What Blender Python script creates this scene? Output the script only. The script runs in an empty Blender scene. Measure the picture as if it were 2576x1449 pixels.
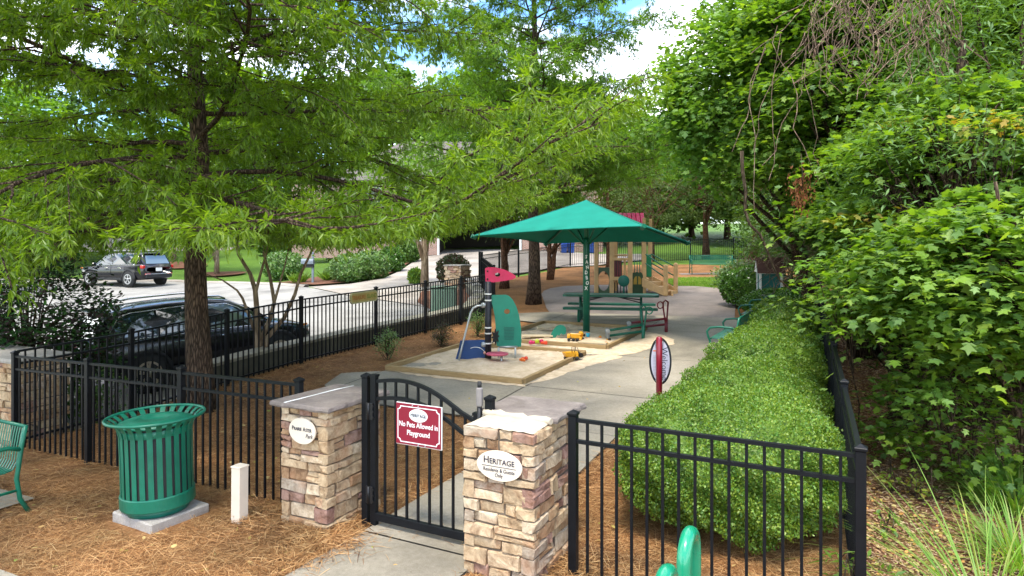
import bpy, math, random
import numpy as np
from mathutils import Vector, Matrix
R = math.radians
PI = math.pi
random.seed(7)
rng = np.random.default_rng(7)
sc = bpy.context.scene

# ------------------------------------------------------------------ camera
CAMZ = 2.5
CAMV = -4.774
TH = R(27.3)
XH = (math.cos(TH), math.sin(TH))
YH = (-math.sin(TH), math.cos(TH))
cam = bpy.data.cameras.new('camera')
camo = bpy.data.objects.new('camera', cam)
sc.collection.objects.link(camo)
camo.location = (0, CAMV, CAMZ)
camo.rotation_euler = (R(90), 0, TH)
cam.sensor_width = 36
cam.lens = 1700 / 2576 * 36
cam.shift_y = -104.5 / 2576
cam.clip_start = 0.05
cam.clip_end = 2000
sc.camera = camo

# ------------------------------------------------------------------ world, sun
SUN_EL, SUN_AZ = R(68), R(165)      # azimuth of the direction towards the sun, from +Y clockwise
world = bpy.data.worlds.new('World')
sc.world = world
world.use_nodes = True
wn = world.node_tree
wn.nodes.clear()
def wnode(t, **k):
    n = wn.nodes.new(t)
    for a, b in k.items():
        setattr(n, a, b)
    return n
sky = wnode('ShaderNodeTexSky', sky_type='NISHITA', sun_disc=False)
sky.sun_elevation = SUN_EL
sky.sun_rotation = SUN_AZ
sky.air_density = 1.0
sky.dust_density = 0.2
sky.ozone_density = 4.0
hsv = wnode('ShaderNodeHueSaturation')
hsv.inputs['Saturation'].default_value = 1.15
hsv.inputs['Value'].default_value = 0.92
tc = wnode('ShaderNodeTexCoord')
mp = wnode('ShaderNodeMapping')
mp.inputs['Scale'].default_value = (1, 1, 2.2)
nz = wnode('ShaderNodeTexNoise')
nz.inputs['Scale'].default_value = 2.2
nz.inputs['Detail'].default_value = 9
nz.inputs['Roughness'].default_value = 0.6
cr = wnode('ShaderNodeValToRGB')
cr.color_ramp.elements[0].position = 0.44
cr.color_ramp.elements[1].position = 0.62
mixc = wnode('ShaderNodeMixRGB')
mixc.inputs[2].default_value = (9.6, 9.4, 9.2, 1)
bg = wnode('ShaderNodeBackground')
bg.inputs['Strength'].default_value = 0.15
wo = wnode('ShaderNodeOutputWorld')
L = wn.links.new
L(tc.outputs['Generated'], mp.inputs['Vector'])
L(mp.outputs['Vector'], nz.inputs['Vector'])
L(nz.outputs['Fac'], cr.inputs['Fac'])
L(cr.outputs['Color'], mixc.inputs[0])
L(sky.outputs['Color'], hsv.inputs['Color'])
L(hsv.outputs['Color'], mixc.inputs[1])
L(mixc.outputs['Color'], bg.inputs['Color'])
L(bg.outputs['Background'], wo.inputs['Surface'])
sun = bpy.data.lights.new('sun', 'SUN')
sun.energy = 1.5
sun.angle = R(11)
sun.color = (1.0, 0.94, 0.82)
suno = bpy.data.objects.new('sun', sun)
sc.collection.objects.link(suno)
sd = Vector((math.sin(SUN_AZ) * math.cos(SUN_EL), math.cos(SUN_AZ) * math.cos(SUN_EL), math.sin(SUN_EL)))
suno.rotation_euler = (-sd).to_track_quat('-Z', 'Y').to_euler()
sc.view_settings.view_transform = 'Standard'
sc.view_settings.look = 'None'
sc.view_settings.gamma = 1
sc.view_settings.exposure = 1.82
sc.view_settings.use_curve_mapping = False
sc.render.engine = 'CYCLES'
sc.cycles.max_bounces = 8
sc.cycles.diffuse_bounces = 4
sc.cycles.glossy_bounces = 3
sc.cycles.transmission_bounces = 5
sc.cycles.transparent_max_bounces = 8

# ------------------------------------------------------------------ terrain
def ip(x, pts):
    return np.interp(x, [p[0] for p in pts], [p[1] for p in pts])
GP = [(-10, -.03), (0, 0), (1.5, .03), (4.8, .24), (7, .3), (10.7, .4), (12.2, .45), (18.5, .85), (27, 1.22), (34, 1.66), (45, 2.3), (60, 3.4), (120, 6)]
AP = [(-20, -.8), (10, -.7), (20, -.25), (30, .2), (38, .5), (45, 1.0), (60, 2.6), (100, 6)]
BP = [(-20, -.5), (10, -.3), (13, -.1), (16, .1), (20, .35), (25, .6), (30, .93), (38, 1.43), (46, 2.2), (60, 3.2), (100, 6)]
UB = [(-2, -9.85), (12, -9.85), (14.5, -11.0), (18.4, -13.8), (20, -14.9), (31, -14.9), (34, -11.5), (37, -6)]
def camxy(u, v):
    v = v - CAMV
    return u * XH[0] + v * XH[1], u * YH[0] + v * YH[1]
def uv(x, y):
    return x * XH[0] + y * YH[0], x * XH[1] + y * YH[1] + CAMV
def T(u, v):
    u = np.asarray(u, float); v = np.asarray(v, float)
    g = ip(v, GP) - 0.02 * np.clip(-u - 5, 0, 5) * np.clip(1 - v / 3, 0, 1)
    x, s = camxy(u, v)
    a = ip(s, AP); b = ip(s, BP)
    o = a + (b - a) * np.clip((x + 18) / 18, 0, 1)
    ub = ip(v, UB)
    k = np.clip((ub - u) / np.where(v < 12.5, .3, 1.6), 0, 1)
    k = k * np.clip((v + 1.6) / 1.4, 0, 1)
    far = np.clip((v - 34) / 4, 0, 1) * np.clip((u + 12) / 6, 0, 1)
    k = k * (1 - far)
    return g * (1 - k) + o * k
def Tz(u, v):
    return float(T(u, v))
def W(px, py, d):                    # a point at depth d metres, picked off the survey picture
    x = (px - 1288) / 1700 * d
    u, v = uv(x, d)
    return Vector((u, v, CAMZ - (py - 620) * d / 1700))
def G(px, py, off=0.0):              # ground point
    d0 = 2.5
    for i in range(4000):
        d = d0 * 1.004
        p = W(px, py, d)
        if p.z <= Tz(p.x, p.y) + off:
            return p
        d0 = d
        if d > 150: break
    return p

# ------------------------------------------------------------------ mesh builder
class MB:
    def __init__(self):
        self.v = []; self.f = []; self.s = []
    def add(self, vs, fs, smooth=False, M=None):
        n = len(self.v)
        if M is not None:
            vs = [M @ Vector(p) for p in vs]
        self.v.extend([tuple(p) for p in vs])
        for f in fs:
            self.f.append(tuple(i + n for i in f)); self.s.append(smooth)
        return self
    def box(self, c, size, M=None, rz=0, bev=0):
        x, y, z = size[0] / 2, size[1] / 2, size[2] / 2
        if bev:
            b = min(bev, x * .9, y * .9, z * .9)
            vs = []
            for sx in (-1, 1):
                for sy in (-1, 1):
                    for sz in (-1, 1):
                        vs += [(sx * x, sy * (y - b), sz * (z - b)), (sx * (x - b), sy * y, sz * (z - b)), (sx * (x - b), sy * (y - b), sz * z)]
            def I(sx, sy, sz, k): return ((sx > 0) * 4 + (sy > 0) * 2 + (sz > 0)) * 3 + k
            fs = []
            for s in (-1, 1):
                q = [I(s, -1, -1, 0), I(s, 1, -1, 0), I(s, 1, 1, 0), I(s, -1, 1, 0)]; fs.append(q if s > 0 else q[::-1])
                q = [I(-1, s, -1, 1), I(-1, s, 1, 1), I(1, s, 1, 1), I(1, s, -1, 1)]; fs.append(q if s > 0 else q[::-1])
                q = [I(-1, -1, s, 2), I(1, -1, s, 2), I(1, 1, s, 2), I(-1, 1, s, 2)]; fs.append(q if s > 0 else q[::-1])
            for a in (-1, 1):
                for b_ in (-1, 1):
                    fs.append([I(a, b_, -1, 0), I(a, b_, -1, 1), I(a, b_, 1, 1), I(a, b_, 1, 0)])
                    fs.append([I(a, -1, b_, 0), I(a, -1, b_, 2), I(a, 1, b_, 2), I(a, 1, b_, 0)])
                    fs.append([I(-1, a, b_, 1), I(-1, a, b_, 2), I(1, a, b_, 2), I(1, a, b_, 1)])
                    for c_ in (-1, 1):
                        fs.append([I(a, b_, c_, 0), I(a, b_, c_, 1), I(a, b_, c_, 2)])
        else:
            vs = [(sx * x, sy * y, sz * z) for sx in (-1, 1) for sy in (-1, 1) for sz in (-1, 1)]
            fs = [(0, 1, 3, 2), (4, 6, 7, 5), (0, 4, 5, 1), (2, 3, 7, 6), (0, 2, 6, 4), (1, 5, 7, 3)]
        MM = Matrix.Translation(Vector(c))
        if rz: MM = MM @ Matrix.Rotation(rz, 4, 'Z')
        if M is not None: MM = M @ MM
        return self.add(vs, fs, False, MM)
    def tube(self, pts, r, n=8, caps=True, smooth=True, flat=None):
        pts = [Vector(p) for p in pts]
        if not hasattr(r, '__len__'): r = [r] * len(pts)
        base = len(self.v)
        up = None
        for i, p in enumerate(pts):
            if i == 0: t = pts[1] - p
            elif i == len(pts) - 1: t = p - pts[i - 1]
            else: t = (pts[i + 1] - pts[i - 1])
            if t.length < 1e-9: t = Vector((0, 0, 1))
            t.normalize()
            if up is None:
                up = Vector((0, 0, 1)) if abs(t.z) < .9 else Vector((1, 0, 0))
            a = t.cross(up)
            if a.length < 1e-6: a = t.cross(Vector((0.3, 1, 0)))
            a.normalize(); b = a.cross(t).normalized(); up = b
            for k in range(n):
                an = 2 * PI * (k + .5) / n
                q = p + a * (math.cos(an) * r[i]) + b * (math.sin(an) * r[i] * (flat or 1))
                self.v.append(tuple(q))
        for i in range(len(pts) - 1):
            for k in range(n):
                k2 = (k + 1) % n
                self.f.append((base + i * n + k, base + i * n + k2, base + (i + 1) * n + k2, base + (i + 1) * n + k)); self.s.append(smooth)
        if caps:
            self.f.append(tuple(base + k for k in range(n))[::-1]); self.s.append(False)
            e = base + (len(pts) - 1) * n
            self.f.append(tuple(e + k for k in range(n))); self.s.append(False)
        return self
    def lathe(self, prof, c=(0, 0, 0), n=24, M=None, smooth=True, sx=1, sy=1):
        vs = []; fs = []
        for r, z in prof:
            for k in range(n):
                a = 2 * PI * k / n
                vs.append((c[0] + r * math.cos(a) * sx, c[1] + r * math.sin(a) * sy, c[2] + z))
        for i in range(len(prof) - 1):
            for k in range(n):
                k2 = (k + 1) % n
                fs.append((i * n + k, i * n + k2, (i + 1) * n + k2, (i + 1) * n + k))
        self.add(vs, fs, smooth, M)
        if prof[0][0] > 1e-4: self.add(vs[:n], [tuple(range(n))[::-1]], False, M)
        if prof[-1][0] > 1e-4: self.add(vs[-n:], [tuple(range(n))], False, M)
        return self
    def prism(self, poly, z0, z1, M=None, smooth=False):
        n = len(poly)
        vs = [(p[0], p[1], z0) for p in poly] + [(p[0], p[1], z1) for p in poly]
        fs = [tuple(range(n))[::-1], tuple(range(n, 2 * n))]
        self.add(vs, fs, False, M)
        self.add(vs, [(i, (i + 1) % n, n + (i + 1) % n, n + i) for i in range(n)], smooth, M)
        return self
    def ringprism(self, outer, inner, z0, z1, M=None):     # same count
        n = len(outer)
        vs = [(p[0], p[1], z) for z in (z0, z1) for pl in (outer, inner) for p in pl]
        fs = []
        for i in range(n):
            j = (i + 1) % n
            fs.append((2 * n + i, 2 * n + j, 3 * n + j, 3 * n + i))
            fs.append((i, n + i, n + j, j))
            fs.append((i, j, 2 * n + j, 2 * n + i))
            fs.append((n + i, 3 * n + i, 3 * n + j, n + j))
        self.add(vs, fs, False, M)
        return self
    def mesh(self, name):
        me = bpy.data.meshes.new(name)
        me.from_pydata(self.v, [], self.f)
        if any(self.s):
            me.polygons.foreach_set('use_smooth', self.s)
        me.update()
        return me
    def build(self, name, mat, parent=None, **tags):
        return link(name, self.mesh(name), mat, parent, **tags)

def link(name, me, mat, parent=None, label=None, cat=None, group=None, kind=None, loc=None, rz=None):
    if mat is not None and not me.materials: me.materials.append(mat)
    o = bpy.data.objects.new(name, me)
    sc.collection.objects.link(o)
    if parent is not None: o.parent = parent
    if loc is not None: o.location = loc
    if rz is not None: o.rotation_euler = (0, 0, rz)
    tag(o, label, cat, group, kind)
    return o
def tag(o, label=None, cat=None, group=None, kind=None):
    if label: o['label'] = label
    if cat: o['category'] = cat
    if group: o['group'] = group
    if kind: o['kind'] = kind
    return o
def thing(name, label, cat, loc=(0, 0, 0), rz=0, group=None):
    o = bpy.data.objects.new(name, None)
    o.empty_display_size = .2
    sc.collection.objects.link(o)
    o.location = loc; o.rotation_euler = (0, 0, rz)
    return tag(o, label, cat, group)
def copy_tree(o, parent=None):
    c = o.copy(); sc.collection.objects.link(c)
    if parent is not None: c.parent = parent
    for ch in list(o.children):
        copy_tree(ch, c)
    return c
def npmesh(name, V, F, smooth=False):       # V (n,3) array, F (m,k) array, all k-gons
    me = bpy.data.meshes.new(name)
    V = np.ascontiguousarray(V, dtype=np.float32); F = np.ascontiguousarray(F, dtype=np.int32)
    m, k = F.shape
    me.vertices.add(len(V)); me.vertices.foreach_set('co', V.ravel())
    me.loops.add(m * k); me.loops.foreach_set('vertex_index', F.ravel())
    me.polygons.add(m); me.polygons.foreach_set('loop_start', np.arange(0, m * k, k, dtype=np.int32))
    if smooth: me.polygons.foreach_set('use_smooth', np.ones(m, dtype=bool))
    me.update(calc_edges=True)
    return me

def text_mesh(txt, size, align='CENTER', ext=0.0008, xs=1.0, shear=0, off=0):
    cu = bpy.data.curves.new('lettering', 'FONT')
    cu.body = txt; cu.size = size; cu.align_x = align; cu.align_y = 'CENTER'; cu.extrude = ext
    cu.shear = shear; cu.offset = off; cu.resolution_u = 3
    o = bpy.data.objects.new('lettering', cu)
    sc.collection.objects.link(o)
    dg = bpy.context.evaluated_depsgraph_get()
    me = bpy.data.meshes.new_from_object(o.evaluated_get(dg))
    bpy.data.objects.remove(o)
    me.name = 'lettering'
    if xs != 1:
        for v in me.vertices: v.co.x *= xs
    return me

# ------------------------------------------------------------------ materials
MATS = {}
class NT:
    def __init__(self, name):
        self.m = bpy.data.materials.new(name); self.m.use_nodes = True
        self.t = self.m.node_tree; self.t.nodes.clear()
        self.out = self.t.nodes.new('ShaderNodeOutputMaterial')
    def n(self, t, ins=None, **k):
        x = self.t.nodes.new(t)
        for a, b in k.items(): setattr(x, a, b)
        for a, b in (ins or {}).items():
            if isinstance(b, bpy.types.NodeSocket): self.t.links.new(b, x.inputs[a])
            else: x.inputs[a].default_value = b
        return x
    def ramp(self, fac, stops, interp='LINEAR'):
        x = self.n('ShaderNodeValToRGB', {'Fac': fac})
        e = x.color_ramp.elements
        x.color_ramp.interpolation = interp
        while len(e) < len(stops): e.new(.5)
        for i, (p, c) in enumerate(stops):
            e[i].position = p; e[i].color = (c[0], c[1], c[2], 1) if hasattr(c, '__len__') else (c, c, c, 1)
        return x.outputs['Color']
    def coord(self, kind='Object', scale=(1, 1, 1)):
        c = self.n('ShaderNodeTexCoord')
        return self.n('ShaderNodeMapping', {'Vector': c.outputs[kind], 'Scale': scale}).outputs['Vector']
    def noise(self, vec, scale, detail=4, rough=.55, dist=0):
        return self.n('ShaderNodeTexNoise', {'Vector': vec, 'Scale': scale, 'Detail': detail, 'Roughness': rough, 'Distortion': dist}).outputs['Fac']
    def mix(self, f, a, b, mode='MIX'):
        x = self.n('ShaderNodeMixRGB', blend_type=mode)
        for i, val in ((0, f), (1, a), (2, b)):
            if isinstance(val, bpy.types.NodeSocket): self.t.links.new(val, x.inputs[i])
            else: x.inputs[i].default_value = val if i == 0 else ((val[0], val[1], val[2], 1) if hasattr(val, '__len__') else (val, val, val, 1))
        return x.outputs[0]
    def bump(self, h, strength=.3, dist=.01):
        return self.n('ShaderNodeBump', {'Height': h, 'Strength': strength, 'Distance': dist}).outputs['Normal']
    def bsdf(self, col, rough=.6, metal=0, normal=None, spec=.5, **k):
        d = {'Base Color': col if isinstance(col, bpy.types.NodeSocket) else (col[0], col[1], col[2], 1), 'Roughness': rough, 'Metallic': metal, 'Specular IOR Level': spec}
        if normal is not None: d['Normal'] = normal
        d.update(k)
        return self.n('ShaderNodeBsdfPrincipled', d)
    def done(self, sh):
        self.t.links.new(sh.outputs[0], self.out.inputs['Surface'])
        return self.m

def plain(name, col, rough=.5, metal=0, var=.12, bscale=60, bump=.05, spec=.5, coat=0, nscale=6):
    if name in MATS: return MATS[name]
    t = NT(name); c = t.coord()
    n1 = t.noise(c, nscale, 5, .6)
    lo = tuple(x * (1 - var) for x in col); hi = tuple(min(1, x * (1 + var)) for x in col)
    colr = t.ramp(n1, [(.3, lo), (.7, hi)])
    nb = t.bump(t.noise(c, bscale, 3), bump, .003) if bump else None
    k = {'Coat Weight': coat, 'Coat Roughness': .08} if coat else {}
    rr = t.n('ShaderNodeMapRange', {'Value': n1, 'To Min': max(.02, rough - .08), 'To Max': min(1, rough + .08)}).outputs[0]
    MATS[name] = t.done(t.bsdf(colr, rr, metal, nb, spec, **k))
    return MATS[name]

def leafmat(name, cols, rough=.42, trans=.35, spec=.5, tcol=None):
    if name in MATS: return MATS[name]
    t = NT(name)
    g = t.n('ShaderNodeNewGeometry')
    n = len(cols)
    ramp = t.ramp(g.outputs['Random Per Island'], [((i + .5) / n, c) for i, c in enumerate(cols)])
    c = t.coord()
    big = t.ramp(t.noise(c, .9, 3), [(.35, (.72, .78, .7)), (.65, (1.15, 1.12, 1.0))])
    col = t.mix(1.0, ramp, big, 'MULTIPLY')
    b = t.bsdf(col, rough, 0, None, spec)
    tc_ = t.mix(1.0, col, tcol or (1.5, 1.5, .42), 'MULTIPLY')
    tr = t.n('ShaderNodeBsdfTranslucent', {'Color': tc_})
    m = t.n('ShaderNodeMixShader', {0: trans, 1: b.outputs[0], 2: tr.outputs[0]})
    MATS[name] = t.done(m)
    return MATS[name]

black = plain('black_powder_coat', (.0045, .0055, .0075), .45, 0, .25, 90, .04, nscale=9, spec=.22)
ironm = plain('dark_iron', (.006, .006, .007), .5, 0, .2, 60, .05)
def mk_coated(name, col, rough=.33):
    t = NT(name); c = t.coord()
    n1 = t.noise(c, 3.5, 5, .6); n2 = t.noise(c, 38, 4, .7); n3 = t.noise(c, 9, 6, .7)
    base = t.ramp(n1, [(.3, tuple(x * .8 for x in col)), (.7, tuple(x * 1.2 for x in col))])
    base = t.mix(t.ramp(n3, [(.55, 0), (.75, .35)]), base, (.05, .16, .11))
    base = t.mix(t.ramp(n2, [(.70, 0), (.72, .7)]), base, (.28, .3, .26))
    rr = t.n('ShaderNodeMapRange', {'Value': n3, 'To Min': rough - .08, 'To Max': rough + .25}).outputs[0]
    MATS[name] = t.done(t.bsdf(base, rr, 0, t.bump(n2, .06, .003), .4, **{'Coat Weight': .12, 'Coat Roughness': .2}))
    return MATS[name]
green = mk_coated('green_coated_steel', (.0035, .12, .07))
green_dark = plain('dark_green_coating', (.004, .12, .085), .4, 0, .15, 150, .08)
maroon = plain('maroon_paint', (.16, .008, .015), .35, 0, .15, 60, .03)
steel = plain('galvanised_steel', (.42, .44, .44), .42, .7, .15, 40, .05)
tanp = plain('tan_recycled_plastic', (.52, .33, .15), .6, 0, .14, 60, .1)
creamm = plain('cream_plastic', (.72, .62, .49), .5, 0, .05, 40, .03)
whitem = plain('white_paint', (.78, .77, .73), .5, 0, .06, 40, .03)
redp = plain('raspberry_plastic', (.55, .012, .085), .42, 0, .1, 90, .12)
tealp = plain('teal_plastic', (.004, .20, .13), .42, 0, .12, 90, .12)
bluep = plain('navy_plastic', (.006, .045, .16), .42, 0, .15, 90, .1)
yellowp = plain('yellow_plastic', (.75, .36, .015), .4, 0, .1, 60, .05)
orangep = plain('orange_plastic', (.75, .15, .02), .4, 0, .1, 60, .05)
rubber = plain('black_rubber', (.02, .02, .02), .8, 0, .2, 80, .1)
letterd = plain('dark_lettering', (.02, .02, .045), .5, 0, .05, 20, 0)
letterw = plain('white_lettering', (.85, .85, .82), .5, 0, .03, 20, 0)

def mk_concrete(name, a, b, joint=False, sc_=1.0):
    t = NT(name); c = t.coord()
    big = t.noise(c, .55, 5, .62, .4)
    col = t.ramp(big, [(.32, tuple(x * .62 for x in a)), (.5, a), (.7, b)])
    sp = t.ramp(t.noise(c, 160, 2, .7), [(.3, (.66, .65, .62)), (.6, (1.08, 1.08, 1.08))])
    col = t.mix(.8, col, sp, 'MULTIPLY')
    sp2 = t.ramp(t.noise(c, 22, 6, .7), [(.35, (.84, .83, .80)), (.65, (1.05, 1.05, 1.05))])
    col = t.mix(1, col, sp2, 'MULTIPLY')
    rp = t.n('ShaderNodeObjectInfo').outputs['Random']
    col = t.mix(1, col, t.ramp(rp, [(0, (.93, .93, .91)), (1, (1.04, 1.03, 1.02))]), 'MULTIPLY')
    nb = t.bump(t.noise(c, 220, 3, .7), .35, .003)
    return t.done(t.bsdf(col, .85, 0, nb, .25))
concrete = mk_concrete('broom_finished_concrete', (.31, .275, .22), (.39, .35, .29))
roadm = mk_concrete('pale_concrete_road', (.33, .315, .295), (.40, .385, .365))
drive = mk_concrete('driveway_concrete', (.36, .32, .28), (.42, .385, .345))
padm = mk_concrete('grey_concrete_slab', (.40, .37, .34), (.52, .48, .44))
rubberized = mk_concrete('rubberised_safety_surface', (.25, .21, .19), (.32, .27, .245))

def mk_straw(name, cols, fs=1.0):
    t = NT(name); c = t.coord()
    w = t.noise(c, 1.3 * fs, 3, .5, .5)
    # fibres in three directions
    outs = []
    for k, ang in enumerate((.3, 1.4, 2.5)):
        cc = t.n('ShaderNodeTexCoord').outputs['Object']
        m = t.n('ShaderNodeMapping', {'Vector': cc, 'Rotation': (0, 0, ang), 'Scale': (9 * fs, 110 * fs, 20)}).outputs['Vector']
        outs.append(t.noise(m, 1, 4, .65, 1.2))
    f = t.mix(.5, outs[0], outs[1]); f = t.mix(.4, f, outs[2])
    n = len(cols)
    col = t.ramp(f, [(.34 + .32 * i / (n - 1), cc_) for i, cc_ in enumerate(cols)])
    pat = t.ramp(t.noise(c, .8, 4, .6), [(.32, (.58, .55, .52)), (.5, (.95, .93, .9)), (.68, (1.2, 1.17, 1.12))])
    col = t.mix(1, col, pat, 'MULTIPLY')
    nb = t.bump(f, .9, .02)
    return t.done(t.bsdf(col, .85, 0, nb, .15))
straw_g = mk_straw('pine_straw_litter', [(.07, .03, .012), (.19, .09, .036), (.32, .165, .07), (.45, .26, .125)])
mulch_g = mk_straw('bark_mulch', [(.06, .028, .014), (.17, .08, .042), (.30, .155, .085), (.46, .28, .17)], .55)

def mk_grass(name, a, b):
    t = NT(name); c = t.coord()
    f = t.noise(c, 26, 5, .75); g = t.noise(c, .35, 4, .6)
    col = t.ramp(f, [(.3, tuple(x * .45 for x in a)), (.5, a), (.72, b)])
    col = t.mix(1, col, t.ramp(g, [(.3, (.7, .75, .7)), (.7, (1.2, 1.12, 1.0))]), 'MULTIPLY')
    return t.done(t.bsdf(col, .8, 0, t.bump(f, .8, .05), .2))
grassm = mk_grass('lawn_turf', (.085, .17, .02), (.16, .27, .045))
grassm2 = mk_grass('bright_turf', (.11, .24, .02), (.2, .36, .05))

def mk_bark(name, a, b, sc_=1):
    t = NT(name); c = t.coord('Object', (14 * sc_, 14 * sc_, 2.6 * sc_))
    f = t.noise(c, 1.5, 6, .7, 1.0)
    v = t.n('ShaderNodeTexVoronoi', {'Vector': c, 'Scale': 2.2}, feature='DISTANCE_TO_EDGE').outputs['Distance']
    h = t.mix(.5, f, t.ramp(v, [(0, 0), (.3, 1)]))
    col = t.ramp(h, [(.25, a), (.75, b)])
    col = t.mix(1, col, t.ramp(t.noise(t.coord(), 1.3, 3), [(.3, (.8, .84, .8)), (.7, (1.15, 1.1, 1.05))]), 'MULTIPLY')
    return t.done(t.bsdf(col, .9, 0, t.bump(h, 1.0, .03), .15))
bark = mk_bark('oak_bark', (.025, .016, .011), (.15, .1, .07))
bark_pale = mk_bark('smooth_tan_bark', (.19, .13, .085), (.36, .27, .185), .35)
bark_red = mk_bark('cedar_bark', (.05, .025, .015), (.2, .1, .06))
bark_twig = mk_bark('grey_brown_twig_bark', (.05, .035, .022), (.14, .1, .07), .6)
vine_m = mk_bark('dry_vine_bark', (.14, .09, .065), (.34, .24, .18), .6)

def mk_stone():
    t = NT('ledge_stone'); c = t.coord()
    rnd = t.n('ShaderNodeObjectInfo').outputs['Random']
    base = t.ramp(rnd, [(0, (.53, .41, .27)), (.2, (.58, .46, .32)), (.32, (.44, .32, .2)), (.44, (.60, .50, .37)), (.58, (.36, .235, .19)), (.66, (.50, .39, .26)), (.78, (.42, .28, .17)), (.86, (.42, .36, .29)), (.93, (.35, .22, .185)), (.98, (.62, .53, .4))], 'CONSTANT')
    of = t.n('ShaderNodeMapping', {'Vector': c, 'Location': (0, 0, 0)})
    ad = t.n('ShaderNodeVectorMath', {0: of.outputs['Vector'], 1: t.n('ShaderNodeCombineXYZ', {'X': t.n('ShaderNodeMath', {0: rnd, 1: 37.0}, operation='MULTIPLY').outputs[0], 'Y': rnd}).outputs[0]}, operation='ADD').outputs[0]
    n1 = t.noise(ad, 9, 7, .68, .8)
    n2 = t.noise(ad, 45, 5, .7)
    tint = t.ramp(n1, [(.3, (.34, .27, .22)), (.43, (.74, .66, .58)), (.57, (1.02, .98, .92)), (.72, (1.25, 1.22, 1.15))])
    col = t.mix(1, base, tint, 'MULTIPLY')
    col = t.mix(.6, col, t.ramp(n2, [(.3, (.7, .66, .62)), (.65, (1.12, 1.12, 1.12))]), 'MULTIPLY')
    n3 = t.noise(ad, 4, 3, .5)
    col = t.mix(t.ramp(n3, [(.52, 0), (.72, .5)]), col, (.42, .2, .1))
    h = t.mix(.35, n1, n2)
    return t.done(t.bsdf(col, .82, 0, t.bump(h, 1, .022), .2))
stone_m = mk_stone()
mortar = plain('dark_mortar', (.12, .09, .065), .9, 0, .3, 60, .4)
def mk_slate():
    t = NT('mauve_slate'); c = t.coord()
    n1 = t.noise(c, 3, 6, .65, .8); n2 = t.noise(c, 30, 4, .7)
    col = t.ramp(n1, [(.3, (.13, .105, .09)), (.5, (.20, .165, .145)), (.7, (.27, .23, .20))])
    col = t.mix(.7, col, t.ramp(n2, [(.3, (.75, .75, .75)), (.7, (1.1, 1.1, 1.1))]), 'MULTIPLY')
    return t.done(t.bsdf(col, .7, 0, t.bump(t.mix(.3, n1, n2), .8, .02), .3))
slate = mk_slate()
mortar_pale = plain('pale_mortar', (.46, .40, .30), .9, 0, .12, 80, .4, nscale=14)
def mk_sand():
    t = NT('play_sand'); c = t.coord()
    f = t.noise(c, 7, 7, .7); g = t.noise(c, 250, 2, .6)
    col = t.ramp(f, [(.3, (.46, .35, .23)), (.5, (.60, .475, .33)), (.7, (.70, .58, .43))])
    col = t.mix(.6, col, t.ramp(g, [(.3, (.82, .8, .78)), (.6, (1.06, 1.06, 1.06))]), 'MULTIPLY')
    return t.done(t.bsdf(col, .95, 0, t.bump(t.mix(.2, t.noise(c, 16, 6, .7), g), .7, .03), .1))
sandm = mk_sand()
def mk_wood(name, a, b, rough=.75):
    t = NT(name); c = t.coord('Object', (1.2, 14, 14))
    f = t.noise(c, 2.2, 6, .65, 1.5)
    col = t.ramp(f, [(.3, a), (.7, b)])
    return t.done(t.bsdf(col, rough, 0, t.bump(f, .4, .004), .2))
lumber = mk_wood('weathered_lumber', (.25, .165, .075), (.40, .285, .14))
plank_m = mk_wood('grey_plank', (.4, .32, .2), (.56, .46, .32))
# ================================================================== ground sheets
def clip_half(poly, ax, val, keep_less):
    out = []
    n = len(poly)
    for i in range(n):
        a, b = poly[i], poly[(i + 1) % n]
        ia = (a[ax] <= val) if keep_less else (a[ax] >= val)
        ib = (b[ax] <= val) if keep_less else (b[ax] >= val)
        if ia: out.append(a)
        if ia != ib:
            t = (val - a[ax]) / (b[ax] - a[ax])
            out.append((a[0] + t * (b[0] - a[0]), a[1] + t * (b[1] - a[1])))
    return out
def sheet_mesh(name, poly, off, cell=.5, relief=0, rs=1.0):
    poly = [(float(p[0]), float(p[1])) for p in poly]
    ys = [p[1] for p in poly]
    V = []; idx = {}; F = []
    def key(p):
        k = (round(p[0], 4), round(p[1], 4))
        if k not in idx:
            idx[k] = len(V); V.append(k)
        return idx[k]
    j = math.floor(min(ys) / cell)
    while j * cell < max(ys):
        row = clip_half(clip_half(poly, 1, j * cell, False), 1, (j + 1) * cell, True)
        if len(row) > 2:
            xs = [p[0] for p in row]
            i = math.floor(min(xs) / cell)
            while i * cell < max(xs):
                c = clip_half(clip_half(row, 0, i * cell, False), 0, (i + 1) * cell, True)
                ks = []
                for p in c:
                    q = key(p)
                    if not ks or ks[-1] != q: ks.append(q)
                if len(ks) > 2 and ks[0] == ks[-1]: ks.pop()
                if len(set(ks)) > 2:
                    seen = []; [seen.append(q) for q in ks if q not in seen]
                    F.append(tuple(seen))
                i += 1
        j += 1
    A = np.array(V)
    z = T(A[:, 0], A[:, 1]) + off
    if relief:
        z = z + relief * (np.sin(A[:, 0] * 5.1 * rs + 1.3 * np.sin(A[:, 1] * 3.3 * rs)) * np.sin(A[:, 1] * 4.3 * rs + np.sin(A[:, 0] * 2.9 * rs)) + .5 * np.sin(A[:, 0] * 13.7 * rs + A[:, 1] * 9.1 * rs))
    me = bpy.data.meshes.new(name)
    me.from_pydata([(a[0], a[1], zz) for a, zz in zip(V, z)], [], F)
    # orient up
    me.update()
    if me.polygons and sum(p.normal.z for p in me.polygons) < 0: me.flip_normals()
    me.polygons.foreach_set('use_smooth', [True] * len(me.polygons))
    return me
def sheet(name, poly, off, mat, cell=.5, kind='structure', parent=None, relief=0, rs=1.0, **k):
    return link(name, sheet_mesh(name, poly, off, cell, relief, rs), mat, parent, kind=kind, **k)
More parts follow.
